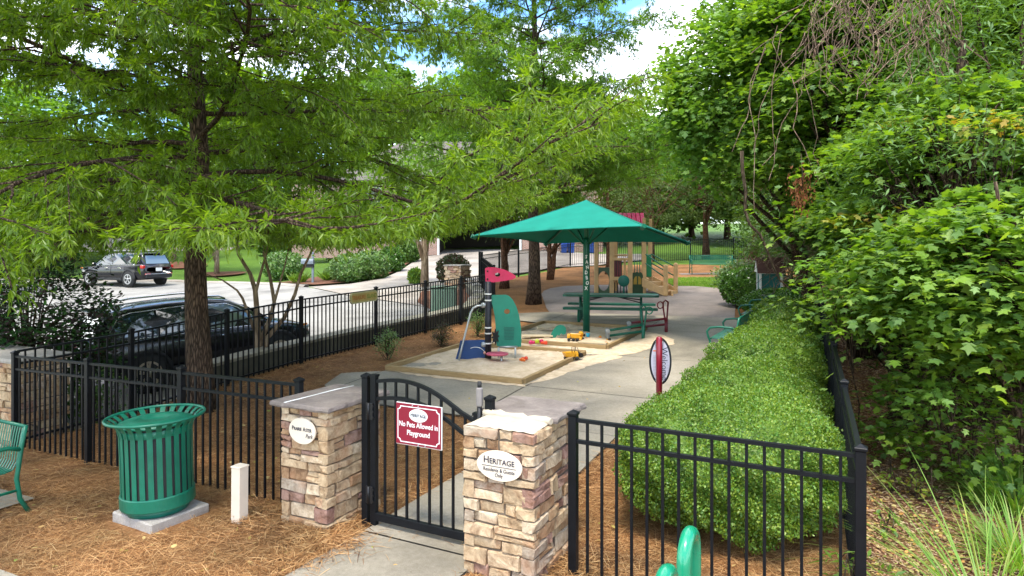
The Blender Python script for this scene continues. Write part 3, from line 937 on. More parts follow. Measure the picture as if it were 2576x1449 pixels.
# ================================================================== litter bin on its slab
cs = thing('bin_slab', 'small square concrete slab under the green litter bin', 'slab', (-5.80, -.70, Tz(-5.8, -.7)), R(-3))
m = MB(); m.box((0, .03, .02), (.60, .58, .13), bev=.012); m.build('concrete_block', padm, cs)
lb = thing('litter_bin', 'tall green slatted litter bin with a flared rim, on a concrete slab', 'litter bin', (-5.80, -.70, Tz(-5.8, -.7) + .085), R(4))
lb.rotation_euler = (R(.8), R(-1.5), R(4)); lb.scale = (.91, .91, 1.0)
NS = 26
for k in range(NS):
    a = 2 * PI * (k + .5) / NS
    prof = [(.335, .08), (.335, .55), (.338, .72), (.352, .78), (.385, .825), (.43, .855), (.455, .862)]
    m = MB(); vs = []
    wv = .0255
    for i, (r, z) in enumerate(prof):
        w_ = wv
        for dr in (0, -.006):
            for s in (-1, 1):
                vs.append(((r + dr) * math.cos(a) - s * w_ * math.sin(a), (r + dr) * math.sin(a) + s * w_ * math.cos(a), z))
    fs = []
    for i in range(len(prof) - 1):
        b0, b1 = i * 4, (i + 1) * 4
        fs += [(b0, b0 + 1, b1 + 1, b1), (b0 + 3, b0 + 2, b1 + 2, b1 + 3), (b0 + 2, b0, b1, b1 + 2), (b0 + 1, b0 + 3, b1 + 3, b1 + 1)]
    m.add(vs, fs, False); m.build('slat', green, lb)
m = MB(); m.lathe([(.342, .06), (.347, .07), (.347, .17), (.342, .18), (.33, .18), (.33, .06)], n=56, smooth=False); m.build('bottom_band', green, lb)
m = MB(); m.lathe([(.327, .715), (.333, .72), (.333, .775), (.327, .78)], n=56); m.build('top_band', green, lb)
m = MB(); m.lathe([(.26, .0), (.285, .0), (.29, .06), (.26, .06)], n=40); m.build('base', green_dark, lb)
pts = [(.456 * math.cos(2 * PI * k / 64), .456 * math.sin(2 * PI * k / 64), .865) for k in range(65)]
MB().tube(pts, .014, 8, caps=False).build('rim', green, lb)
m = MB(); m.lathe([(.315, .1), (.318, .12), (.318, .80), (.31, .81)], n=40); m.build('liner', rubber, lb)
m = MB(); m.lathe([(.345, .80), (.35, .805), (.345, .818), (.25, .845), (.13, .85), (.12, .83), (.0001, .83)], n=48); m.build('lid', green, lb)
# cream bollard
cb = thing('cream_post', 'short square cream plastic post standing in the pine straw by the left pillar', 'post', (-5.02, -.45, Tz(-5, -.45)), R(2))
cb.rotation_euler = (0, R(.6), R(2))
MB().box((0, 0, .22), (.105, .105, .56), bev=.004).build('post_body', creamm, cb)
MB().box((0, 0, .505), (.115, .115, .016), bev=.004).build('post_cap', creamm, cb)

# ================================================================== slatted benches
def bench(name, label, loc, rz, L_=1.8, mat=green, group=None, ns=None, slats=True):
    b = thing(name, label, 'bench', loc, rz, group)
    # local: x along length, front is -y
    prof = [(-.27, .43), (-.25, .45), (-.1, .44), (.08, .425), (.15, .44), (.185, .5), (.2, .6), (.225, .75), (.24, .82)]
    pitch = .042 if slats else .09
    n = int(L_ / pitch)
    for k in range(n):
        x = -L_ / 2 + (k + .5) * L_ / n
        m = MB(); vs = []; w_ = pitch * .28
        for y, z in prof:
            vs += [(x - w_, y, z), (x + w_, y, z), (x + w_, y, z - .008), (x - w_, y, z - .008)]
        fs = []
        for i in range(len(prof) - 1):
            a = i * 4; c = a + 4
            fs += [(a, a + 1, c + 1, c), (a + 2, a + 3, c + 3, c + 2), (a + 1, a + 2, c + 2, c + 1), (a + 3, a, c, c + 3)]
        m.add(vs, fs, True); m.build('slat', mat, b)
    m = MB(); m.tube([(-L_ / 2 - .01, .242, .83), (L_ / 2 + .01, .242, .83)], .017, 8); m.build('top_rail', mat, b)
    m = MB(); m.tube([(-L_ / 2, -.265, .432), (L_ / 2, -.265, .432)], .015, 8); m.build('front_rail', mat, b)
    for s in (-1, 1):
        x = s * (L_ / 2 + .012)
        m = MB(); m.tube([(x, .25, .84), (x, .215, .66), (x, .19, .48), (x, .17, .35), (x, .2, .15), (x, .29, -.02)], .021, 8); m.build('rear_leg', mat, b)
        m = MB(); m.tube([(x, .2, .62), (x, .1, .655), (x, -.1, .66), (x, -.26, .64), (x, -.32, .57), (x, -.3, .48), (x, -.26, .38), (x, -.27, .18), (x, -.31, -.02)], .02, 8); m.build('armrest', mat, b)
        m = MB(); m.tube([(x, .185, .24), (x, -.26, .24)], .014, 6); m.build('stretcher', mat, b)
    return b
bench('slatted_bench', 'green slatted metal bench at the left edge beside the litter bin', (-8.02, -1.42, Tz(-8, -1.4) + .02), 0, 1.85)
bench('slatted_bench', 'far green slatted bench on the straw before the back fence', (-6.1, 27.2, Tz(-6.1, 27.2) + .02), R(25), 1.95)
bench('slatted_bench', 'green bench half buried in the hedge, nearer one, only its end shows', (-2.2, 8.75, Tz(-2, 8.8) + .02), R(-90), 1.6)
bench('slatted_bench', 'green bench with its back against the hedge near the small brown-roofed box', (-2.2, 12.4, Tz(-2, 12.6) + .02), R(-90), 1.7)
sheet('bench_slab', [(-7.3, 26.3), (-5.1, 27.3), (-5.4, 28.0), (-7.6, 27.0)], .02, rubberized)

# ================================================================== bike rack (wave) in front of the fence
br = thing('bike_rack', 'thick green wave bicycle rack standing before the right front fence', 'bike rack', (-.78, -2.0, 0), 0)
pts = []
def hump(v0, top, hw, n=9):
    return [(0, v0 + hw * -math.cos(PI * k / n), top - hw + hw * math.sin(PI * k / n)) for k in range(n + 1)]
pts = [(0, -.05, -.1)]
pts += hump(.24, 1.03, .12)
lowc = [(0, .475 + .115 * -math.cos(PI * k / 9), .32 - .115 * math.sin(PI * k / 9)) for k in range(10)]
pts += lowc + hump(.71, 1.03, .12)
pts += [(0, .83, -.1)]
pts[0] = (0, .12, -.1)
MB().tube(pts, .036, 14).build('rack_tube', plain('glossy_green_coating', (.003, .24, .12), .28, 0, .08, 80, .02, coat=.5), br)
for v in (.12, .83):
    m = MB(); m.lathe([(.075, 0), (.075, .01), (.04, .012)], (0, v, .0), 16); m.build('base_flange', green, br)

# ================================================================== sand boxes
def board(m, a, b, z, w=.07, h=.12, ov=0):
    d = Vector((b[0] - a[0], b[1] - a[1])); l = d.length; ang = math.atan2(d.y, d.x)
    m.box((0, 0, 0), (l + ov, w, h), Matrix.Translation(((a[0] + b[0]) / 2, (a[1] + b[1]) / 2, z + h / 2 - .02)) @ Matrix.Rotation(ang, 4, 'Z'), bev=.008)
def sandbox(label, u0, u1, v0, v1, fill):
    cu, cv = (u0 + u1) / 2, (v0 + v1) / 2
    z0 = Tz(cu, cv)
    s = thing('sandbox', label, 'sandbox', (cu, cv, z0))
    w, d = (u1 - u0) / 2, (v1 - v0) / 2
    tl = (Tz(cu, v1) - Tz(cu, v0)) / (v1 - v0)
    for a, b in (((-w, -d), (w, -d)), ((-w, d), (w, d))):
        m = MB(); board(m, a, b, tl * a[1] + .02, ov=.0); m.build('board', lumber, s)
    for x in (-w, w):
        o = MB(); o.box((0, 0, 0), (2 * d - .075, .07, .12), bev=.008)
        q = o.build('board', lumber, s); q.matrix_local = Matrix.Translation((x, 0, .06)) @ Matrix.Rotation(R(90), 4, 'Z') @ Matrix.Rotation(-math.atan(tl), 4, 'Y')
    n = 60
    X, Y = np.meshgrid(np.linspace(-w + .03, w - .03, n), np.linspace(-d + .03, d - .03, n))
    Z = tl * Y + fill
    rg = np.random.default_rng(int(abs(cu * 100)))
    for _ in range(55):
        a, b, r_, h_ = rg.uniform(-w, w), rg.uniform(-d, d), rg.uniform(.1, .4), rg.uniform(-.035, .035)
        Z = Z + h_ * np.exp(-((X - a) ** 2 + (Y - b) ** 2) / r_ ** 2)
    Z += rg.normal(0, .0035, Z.shape)
    V = np.stack([X.ravel(), Y.ravel(), Z.ravel()], 1)
    i, j = np.meshgrid(np.arange(n - 1), np.arange(n - 1)); q = (j * n + i).ravel()
    link('sand', npmesh('sand', V, np.stack([q, q + 1, q + n + 1, q + n], 1), True), sandm, s)
    return s
sandbox('lumber framed sandbox with the sail play panel, nearer the gate', -7.6, -4.85, 5.0, 7.8, .055)
sandbox('lumber framed sandbox around the umbrella pole, full of toys', -7.45, -4.68, 8.55, 11.5, .05)
def sandspill(poly, h, seed, name='spilled_sand'):
    pl_ = wob(poly, .035, .11, seed)
    me = sheet_mesh(name, pl_, .036, .07)
    rg = random.Random(seed)
    P_ = np.array(poly)
    for v in me.vertices:
        dmin = 9
        for i in range(len(poly)):
            a = P_[i]; b = P_[(i + 1) % len(poly)]; d = b - a; t = max(0, min(1, ((v.co.x - a[0]) * d[0] + (v.co.y - a[1]) * d[1]) / (d @ d)))
            q = a + d * t; dmin = min(dmin, math.hypot(v.co.x - q[0], v.co.y - q[1]))
        v.co.z += h * min(1, dmin / .35) * (.8 + .4 * math.sin(v.co.x * 7) * math.sin(v.co.y * 6)) + rg.uniform(-.003, .003) * min(1, dmin / .1)
    link(name, me, sandm, kind='stuff', label='pale sand spilled from the boxes over the pavement', cat=None)
sandspill([(-7.5, 7.86), (-4.75, 7.86), (-4.3, 7.9), (-4.0, 8.3), (-3.9, 8.9), (-3.55, 9.6), (-3.7, 10.3), (-4.2, 10.9), (-4.6, 11.1), (-4.6, 8.5), (-7.5, 8.5)], .05, 3)
sandspill([(-4.79, 5.05), (-4.6, 5.4), (-4.52, 6.0), (-4.35, 6.9), (-4.1, 7.7), (-4.15, 7.95), (-4.6, 7.9), (-4.78, 7.7)], .012, 5)
sandspill([(-7.4, 4.96), (-4.8, 4.96), (-4.72, 4.85), (-5.6, 4.8), (-7, 4.83)], .008, 8)

# ================================================================== shade umbrella
su = thing('shade_umbrella', 'square teal fabric shade umbrella on one green steel pole', 'umbrella', (-5.85, 10.45, Tz(-5.85, 10.45)))
zb = Tz(-5.85, 10.45)
fabric = None
t = NT('teal_shade_cloth'); c = t.coord()
wv_ = t.n('ShaderNodeTexWave', {'Vector': c, 'Scale': 60, 'Distortion': 0})
col = t.ramp(t.noise(c, 2.5, 4), [(.3, (.007, .24, .18)), (.7, (.01, .30, .225))])
b_ = t.bsdf(col, .7, 0, t.bump(t.noise(c, 140, 2), .2, .003), .3)
tr_ = t.n('ShaderNodeBsdfTranslucent', {'Color': (.005, .2, .1, 1)})
fabric = t.done(t.n('ShaderNodeMixShader', {0: .22, 1: b_.outputs[0], 2: tr_.outputs[0]}))
a_ = 1.98
cz = {(-1, -1): 2.75 - zb, (1, -1): 2.92 - zb, (1, 1): 2.62 - zb, (-1, 1): 2.60 - zb}
peak = 3.62 - zb
corn = [(-1, -1), (1, -1), (1, 1), (-1, 1)]
N = 18
for k in range(4):
    A_, B_ = corn[k], corn[(k + 1) % 4]
    m = MB(); vs = []
    for i in range(N + 1):
        s = i / N
        for j in range(N + 1):
            t_ = j / N
            sag = 4 * t_ * (1 - t_)
            x = (A_[0] * (1 - t_) + B_[0] * t_); y = (A_[1] * (1 - t_) + B_[1] * t_)
            zc = cz[A_] * (1 - t_) + cz[B_] * t_
            inn = 1 - .06 * sag * s
            z = peak + (zc - peak) * (s ** .93) + .035 * sag * s * s - .05 * sag * s * (1 - s)
            vs.append((x * a_ * s * inn, y * a_ * s * inn, z))
    fs = [(i * (N + 1) + j, (i + 1) * (N + 1) + j, (i + 1) * (N + 1) + j + 1, i * (N + 1) + j + 1) for i in range(N) for j in range(N)]
    n0 = len(vs); vs2 = vs + [(x, y, z - .012) for x, y, z in vs]
    m.add(vs2, fs + [tuple(q + n0 for q in f[::-1]) for f in fs], True)
    e = [N * (N + 1) + j for j in range(N + 1)]
    m.add(vs2, [(e[j], e[j] + n0, e[j + 1] + n0, e[j + 1]) for j in range(N)])
    m.build('canopy_panel', fabric, su)
    MB().tube([(vs[i * (N + 1)][0], vs[i * (N + 1)][1], vs[i * (N + 1)][2] + .004) for i in range(1, N + 1)], .011, 5, flat=.5).build('ridge_seam', plain('faded_teal_webbing', (.02, .2, .15), .8), su)
    # hem cable sleeve
    MB().tube([(vs[q][0], vs[q][1], vs[q][2] - .01) for q in e], .016, 6).build('hem', fabric, su)
m = MB(); m.tube([(0, 0, -.1), (0, 0, 2.25), (0, 0, 2.3)], [.082, .082, .07], 20); m.tube([(0, 0, 2.25), (0, 0, peak - .06)], .05, 12); m.build('pole', green, su)
for (sx, sy), z in cz.items():
    m = MB()
    C_ = Vector((sx * a_ * .985, sy * a_ * .985, z - .05)); 
    m.tube([(0, 0, peak - .1), (C_.x * .5, C_.y * .5, (peak - .1 + C_.z) / 2 - .02), C_], .03, 8); m.build('rafter', green, su)
    m = MB(); m.tube([C_ * .99 + Vector((0, 0, .02)), C_ * 1.03 + Vector((0, 0, -.03))], .05, 10); m.build('corner_cap', green, su)
    m = MB(); m.tube([(0, 0, 2.1), (C_.x * .3, C_.y * .3, peak - .1 + (C_.z - peak + .1) * .3 - .05)], .022, 8); m.build('brace', green, su)
# vertical lettering on the pole
facing = math.atan2(CAMV - 10.45, 5.85) + R(6)
for k, ch in enumerate('SANDBOX'):
    me = text_mesh(ch, .12, 'CENTER', .001, .8, 0, .004)
    o = link('lettering', me, letterw, su)
    z = 2.30 - zb - (k) * .125 - .05 + .0
    r_a = facing + R((k % 3 - 1) * 9)
    o.matrix_local = Matrix.Translation((.086 * math.cos(r_a), .086 * math.sin(r_a), z)) @ Matrix.Rotation(r_a + R(90), 4, 'Z') @ MX @ Matrix.Rotation(R((k * 37 % 5 - 2) * 6), 4, 'Z')

# ================================================================== picnic table
pt = thing('picnic_table', 'long green perforated steel picnic table with two attached benches', 'picnic table', (-5.93, 12.45, Tz(-5.93, 12.45)), R(17.5))
t = NT('perforated_green_top'); c = t.coord('Object', (1, 1, 1))
v = t.n('ShaderNodeTexVoronoi', {'Vector': c, 'Scale': 28, 'Randomness': 0.0}).outputs['Distance']
h_ = t.ramp(v, [(.28, 0), (.36, 1)])
perf = t.done(t.bsdf(t.mix(h_, (.003, .02, .015), (.005, .16, .105)), .38, 0, t.bump(h_, .6, .006)))
def slab(nm, x, y, L2, W2, z, th=.05):
    m = MB()
    c_ = .08
    poly = [(-L2 + c_, -W2), (L2 - c_, -W2), (L2, -W2 + c_), (L2, W2 - c_), (L2 - c_, W2), (-L2 + c_, W2), (-L2, W2 - c_), (-L2, -W2 + c_)] if W2 > .2 else [(-L2 + .03, -W2), (L2 - .03, -W2), (L2, -W2 + .03), (L2, W2 - .03), (L2 - .03, W2), (-L2 + .03, W2), (-L2, W2 - .03), (-L2, -W2 + .03)]
    m.prism(poly, z - .004, z, Matrix.Translation((x, y, 0))); q = m.build(nm, perf, pt)
    m = MB(); o2 = [(p[0] + x, p[1] + y) for p in poly]; i2 = [(p[0] * (1 - .02 / L2) + x, p[1] * (1 - .02 / W2) + y) for p in poly]
    m.ringprism(o2, i2, z - th, z + .006); m.build(nm + '_rim', green, pt)
slab('table_top', 0, 0, 1.25, .38, .76)
slab('bench_seat', 0, -.72, 1.2, .13, .46)
slab('bench_seat', 0, .72, 1.2, .13, .46)
for sx in (-1, 1):
    for sy in (-1, 1):
        x = sx * .8
        yb = sy * .72
        pts = [(x, sy * .12, .70), (x, sy * .16, .5), (x, sy * .2, .16)]
        pts += [(x, sy * (.32 - .12 * math.cos(a)), .16 - .12 * math.sin(a)) for a in [PI * k / 8 * .5 for k in range(1, 5)]]
        pts += [(x, sy * .6, .035), (x, sy * .7, .06), (x, sy * .78, .14), (x, sy * .8, .26), (x, sy * .76, .4)]
        MB().tube(pts, .03, 10).build('leg', green, pt)
    MB().tube([(sx * .8, 0, .62), (sx * .15, 0, .70)], .014, 6).build('brace', ironm, pt)
    MB().tube([(sx * .8, -.14, .55), (sx * .12, 0, .71)], .014, 6).build('brace', ironm, pt)
MB().box((0, 0, .715), (1.7, .05, .03)).build('centre_beam', green_dark, pt)

# ================================================================== playhouse structure
def PHW(x, s):  # cam coords to world
    return uv(x, s)
ph = thing('playhouse', 'tan timber-look playhouse tower with steps and green handrails', 'playhouse', (*uv(3.9, 23.6), Tz(*uv(3.9, 23.6)) + .02), TH)
ph.rotation_euler = (0, 0, TH + R(-6))
def pb(nm, c_, s, mat=tanp, **k): return MB().box(c_, s, bev=.012).build(nm, mat, ph)
pw = .15
for x, y, h in ((-.95, 0, 2.3), (-.42, -.25, 2.3), (.20, -.35, 2.3), (.68, -.2, 2.3), (.98, .75, 2.3), (-.25, .9, 2.3), (.3, 1.15, 2.3)):
    pb('post', (x, y, h / 2), (pw, pw, h))
for x, h, y in ((1.35, 1.02, -.75), (1.78, 1.06, .0)):
    m = MB(); m.box((x, y, h / 2), (.14, .14, h), bev=.02); m.lathe([(.07, 0), (.05, .03), (.001, .045)], (x, y, h), 10); m.build('stair_post', tanp, ph)
for y, x0, x1 in ((-.3, -.42, .2),):
    for z in (.55, 1.22): pb('beam', ((x0 + x1) / 2, y, z), (x1 - x0, .1, .13 if z < 1 else .09))
pb('beam', (-.1, .5, 1.35), (.5, .08, .07)); pb('beam', (.0, -.2, .42), (.45, .06, .05))
pb('deck', (.2, .35, .52), (1.35, 1.15, .07))
pb('panel_post', (.02, -.28, .9), (.07, .07, .6))
m = MB(); m.box((-.22, -.24, .9), (.24, .03, .62), bev=.01); m.build('maroon_panel', maroon, ph)
for k in range(4): MB().tube([(-.36 + .09 * k, -.26, .6), (-.36 + .09 * k, -.26, 1.18)], .014, 6).build('baluster', ironm, ph)
for k in range(5): MB().tube([(-.32 + .1 * k, -.22, .02), (-.32 + .1 * k, -.22, .42)], .014, 6).build('baluster', ironm, ph)
for k in range(4): MB().tube([(.3 + .09 * k, .2, .6), (.3 + .09 * k, .2, 1.2)], .014, 6).build('baluster', green_dark, ph)
# round tunnel panel (dark ring) on left
olive = plain('dark_olive_plastic', (.025, .06, .025), .5, 0, .15, 50, .05)
Mp = Matrix.Translation((-.7, -.1, .46)) @ Matrix.Rotation(R(-22), 4, 'Z') @ MX
outer = [(.33 * max(-1, min(1, 1.25 * math.cos(2 * PI * k / 32))), .45 * max(-1, min(1.05, 1.2 * math.sin(2 * PI * k / 32)))) for k in range(32)]
m = MB(); m.ringprism(outer, oval(.22, .34, 32), -.03, .03, Mp); m.build('ring_panel', olive, ph)
m = MB(); m.lathe([(.001, -.02), (.17, -.02), (.2, 0), (.17, .02), (.001, .02)], (0, 0, 0), 24, Matrix.Translation((-.02, -.42, .58 - .1)) @ MX); m.build('round_drum_panel', green_dark, ph)
MB().tube([(-.02, -.4, .0), (-.02, -.4, .4)], .03, 8).build('drum_post', green_dark, ph)
Mp = Matrix.Translation((.44, -.3, .38)) @ Matrix.Rotation(R(12), 4, 'Z') @ MX
pan = [(-.2, -.36), (.2, -.36), (.2, .28), (.17, .36), (.12, .4), (.04, .38), (0, .42), (-.06, .38), (-.14, .39), (-.18, .33), (-.2, .24)]
m = MB(); m.prism(pan, -.02, .02, Mp); m.build('tree_window_panel', olive, ph)
m = MB(); m.prism([(-.14, -.02), (-.02, -.02), (-.02, .26), (-.08, .24), (-.13, .14)], .021, .03, Mp); m.prism([(.14, -.02), (.03, -.02), (.03, .26), (.09, .24), (.14, .14)], .021, .03, Mp); m.build('yellow_window', plain('mustard_plastic', (.35, .22, .03), .5), ph)
MB().box((.85, .45, .98), (.3, .04, .8), bev=.02).build('green_side_panel', plain('leaf_green_plastic', (.006, .22, .09), .5), ph)
# stairs
n_ = 4
st0 = Vector((.85, .1, .50)); sd_ = Vector((1.62, -.42, .0)) - Vector((.85, .1, 0))
e_ = Vector((sd_.x, sd_.y, 0)).normalized(); pr_ = Vector((-e_.y, e_.x, 0))
for k in range(3):
    c_ = Vector((.85, .1, 0)) + Vector((sd_.x, sd_.y, 0)) * ((k + .55) / 3.2)
    M_ = Matrix.Translation((c_.x, c_.y, .42 - .15 * k)) @ Matrix.Rotation(math.atan2(e_.y, e_.x), 4, 'Z')
    m = MB(); m.box((0, 0, 0), (.32, .78, .045), M_, bev=.008); m.build('step', tanp, ph)
    m = MB(); m.box((.15, 0, -.08), (.03, .76, .13), M_); m.build('riser', tanp, ph)
for s in (-1, 1):
    o_ = pr_ * (.42 * s)
    a0 = Vector((.82, .1, 0)) + o_; b0 = Vector((1.6, -.42, 0)) + o_
    vs = []
    for s2 in (-.02, .02):
        q_ = pr_ * s2
        vs += [a0 + q_ + Vector((0, 0, .30)), b0 + q_ + Vector((0, 0, -.02)), b0 + q_ + Vector((0, 0, .2)), a0 + q_ + Vector((0, 0, .6))]
    m = MB(); m.add(vs, [(0, 1, 2, 3), (7, 6, 5, 4), (0, 4, 5, 1), (1, 5, 6, 2), (2, 6, 7, 3), (3, 7, 4, 0)]); m.build('stringer', tanp, ph)
pb('bottom_skirt', (1.56, -.38, .08), (.08, .8, .18))
for (x0, y0), (x1, y1) in (((.72, -.25), (1.33, -.76)), ((1.0, .7), (1.78, .02))):
    for z0, z1 in ((1.3, .95), (.98, .62)):
        zz = .1 if y0 > 0 else 0
        MB().tube([(x0, y0, z0 + zz * 0 + .1), (x1, y1, z1 - .0)], .022, 8).build('handrail', green, ph)
# pink ribbed roof
rf = MB()
for s in (-1, 1):
    for k in range(7):
        x0 = -.55 + k * .15
        M_ = Matrix.Translation((x0 + .3, .35, 2.85)) @ Matrix.Rotation(R(-35 * s), 4, 'X')
        rf.box((0, s * .36, 0), (.13, .7, .035), M_, bev=.012)
rf.build('ribbed_roof', redp, ph)
for x, y in ((-.42, -.2), (1.0, .8), (.68, -.2), (-.25, .9)):
    pb('roof_post', (x, y, 2.4), (.1, .1, .5))

# ================================================================== sail play panel in the nearer sandbox
PX = G(1228, 902, .08)
sp = thing('sail_play_panel', 'boat themed play panel: black mast, teal sail, navy board and pink seat', 'play panel', (PX.x, PX.y, PX.z), TH)
m = MB(); m.tube([(0, 0, -.1), (0, 0, 1.47)], .063, 18); m.build('mast', plain('black_mast_coating', (.012, .013, .02), .5, 0, .2, 140, .2), sp)
for z in (.28, .47, .58, 1.22, 1.05 + .05):
    m = MB(); m.lathe([(.066, 0), (.067, .002), (.067, .024), (.066, .026)], (0, 0, z), 18); m.build('clamp_band', whitem, sp)
# flag
fl = [(-.05, 1.46), (-.06, 1.72), (.0, 1.745), (.15, 1.74), (.3, 1.70), (.42, 1.65), (.52, 1.585), (.535, 1.56), (.53, 1.54), (.46, 1.51), (.3, 1.48), (.1, 1.455)]
def holepanel(mb, outer, hole, y0, y1):   # outer poly resampled to match the hole
    cx, cy = sum(p[0] for p in hole) / len(hole), sum(p[1] for p in hole) / len(hole)
    n = len(hole); res = []
    for k in range(n):
        a = math.atan2(hole[k][1] - cy, hole[k][0] - cx); d = (math.cos(a), math.sin(a)); best = None
        for i in range(len(outer)):
            p, q = outer[i], outer[(i + 1) % len(outer)]
            ex, ey = q[0] - p[0], q[1] - p[1]; den = d[0] * ey - d[1] * ex
            if abs(den) < 1e-9: continue
            t_ = ((p[0] - cx) * ey - (p[1] - cy) * ex) / den; s_ = ((p[0] - cx) * d[1] - (p[1] - cy) * d[0]) / den
            if t_ > 0 and -1e-6 <= s_ <= 1 + 1e-6 and (best is None or t_ > best): best = t_
        res.append((cx + d[0] * best, cy + d[1] * best))
    mb.ringprism(res, hole, -y1, -y0, MX)
m = MB(); holepanel(m, fl, oval(.05, .038, 64, .18, 1.6), -.015, .015); m.build('flag', redp, sp)
for z in (1.67, 1.52):
    m = MB(); m.lathe([(.016, 0), (.016, .01), (.001, .014)], (0, 0, 0), 10, Matrix.Translation((-.01, -.016, z)) @ MX); m.build('bolt', ironm, sp)
# sail
sl = [(.07, 1.18), (.34, 1.185), (.4, 1.16), (.47, 1.09), (.54, .96), (.59, .8), (.625, .6), (.64, .4), (.645, .2), (.63, .175), (.14, .20), (.15, .4), (.14, .6), (.12, .8), (.08, .98), (.05, 1.1)]
so = MB(); holepanel(so, sl, oval(.055, .05, 72, .36, .86), -.012, .012)
sail = so.build('sail', tealp, sp); sail.matrix_local = Matrix.Translation((0, .06, .03)) @ Matrix.Rotation(R(6), 4, 'Z')
m = MB()
for k in range(9): m.box((.40, -.018 + .0, .58 - .028 * k), (.2 - .002 * k, .004, .012), Matrix.Rotation(R(0), 4, 'Y'))
vo = m.build('vent_slots', green_dark, sp); vo.matrix_local = Matrix.Translation((0, .06, .0)) @ Matrix.Rotation(R(6), 4, 'Z')
m = MB(); m.tube([(.2, .08, .21), (.56, .1, .21)], .02, 8); m.tube([(.2, .08, .2), (.2, .08, -.1)], .02, 8); m.tube([(.52, .1, .2), (.52, .1, -.1)], .02, 8); m.build('sail_stand', steel, sp)
# navy board with white groove
nb_ = [(-.10, .36), (-.53, .345), (-.56, .2), (-.62, 0), (-.63, -.06), (-.4, -.06), (-.34, -.01), (-.27, .0), (-.2, -.03), (-.15, -.06), (-.06, -.06), (-.06, .35)]
m = MB(); vprism(m, nb_, -.012, .012); m.build('navy_board', bluep, sp)
arc = [(-.24 + .19 * math.cos(a), -.014, .06 + .16 * math.sin(a)) for a in [R(20 + 100 * k / 8) for k in range(9)]]
MB().tube(arc, .015, 6, flat=.4).build('groove', whitem, sp)
m = MB(); m.lathe([(.03, 0), (.03, .02), (.01, .03)], (0, 0, 0), 14, Matrix.Translation((arc[0][0], -.016, arc[0][2])) @ MX); m.build('slider_knob', plain('pale_pink_plastic', (.6, .3, .22), .5), sp)
# grey hand rail
MB().tube([(-.05, -.02, 1.02), (-.2, -.04, 1.01), (-.28, -.05, .97), (-.33, -.06, .88), (-.4, -.08, .6), (-.5, -.12, .2), (-.56, -.14, -.06)], .02, 10).build('hand_rail', steel, sp)
for z in (1.02, .27):
    m = MB(); m.lathe([(.001, -.05), (.045, -.04), (.05, 0), (.045, .04), (.001, .05)], (-.085, -.02, z), 14); m.build('clamp_knob', steel, sp)
# star wheel
m = MB(); st = []
for k in range(16):
    a = 2 * PI * k / 16; r = .15 if k % 2 == 0 else .07
    st.append((r * math.cos(a), r * math.sin(a)))
m.prism(st, -.012, .012, Matrix.Translation((.14, -.03, .42)) @ Matrix.Rotation(R(60), 4, 'Z') @ MX); m.build('star_wheel', rubber, sp)
# seat
m = MB(); m.lathe([(.001, .0), (.2, .0), (.215, .015), (.2, .03), (.001, .032)], (.18, -.28, .12), 28); m.build('seat', plain('faded_pink_plastic', (.52, .09, .14), .55), sp)
m = MB(); m.tube([(.26, -.32, .12), (.26, -.32, -.12)], .022, 8); m.tube([(0, -.05, .1), (.16, -.25, .1)], .022, 8); m.build('seat_bracket', steel, sp)

# ================================================================== welcome sign
wu, wv2 = -2.42, 4.25
ws = thing('welcome_sign', 'crimson post with an oval black-rimmed welcome board at the hedge end', 'sign', (wu, wv2, Tz(wu, wv2)), TH)
hz = 1.28 - Tz(wu, wv2)
crims = plain('crimson_post_paint', (.24, .004, .02), .3, 0, .08, 60, .02, coat=.3)
m = MB(); m.tube([(0, 0, -.1), (0, 0, hz - .02), (0, 0, hz)], [.042, .042, .03], 20); m.build('post', crims, ws)
Mo = Matrix.Translation((.03, .07, hz - .34)) @ Matrix.Rotation(R(-8), 4, 'Z')
def tagm(o, M_): o.matrix_local = M_; return o
m = MB(); m.prism(oval(.15, .32, 44), -.012, .012, MX); tagm(m.build('oval_rim', plain('gloss_black_rim', (.012, .013, .016), .3, 0, .1, 40, .02), ws), Mo)
m = MB(); m.prism(oval(.124, .286, 44), .0121, .0145, MX); tagm(m.build('sign_face', plain('pale_lilac_face', (.5, .48, .55), .5, 0, .05, 30, .0), ws), Mo)
me = text_mesh('Welcome', .112, 'CENTER', .0008, 1.0)
o = link('lettering', me, letterd, ws); o.matrix_local = Mo @ Matrix.Translation((.053, -.0155, -.03)) @ MX @ Matrix.Rotation(R(-90), 4, 'Z')
m = MB()
rr = random.Random(5)
for k in range(12):
    m.box((.095 + .0 * k, -.0155, .09 - k * .021), (.035 * (1 if k else .6) , .001, .004))
for k in range(14): m.box((-.075, -.0155, .07 - k * .02), (.042, .001, .006))
tagm(m.build('small_print', plain('grey_print', (.32, .32, .36), .6), ws), Mo)
m = MB(); m.box((-.075, -.0155, .14), (.045, .001, .016)); tagm(m.build('orange_bar', orangep, ws), Mo)
for x in (-.035, .06):
    for z in (hz - .075, hz - .6):
        m = MB(); m.tube([(x * .6, -.02, z), (x, .05, z)], .012, 8); m.build('bolt', steel, ws)

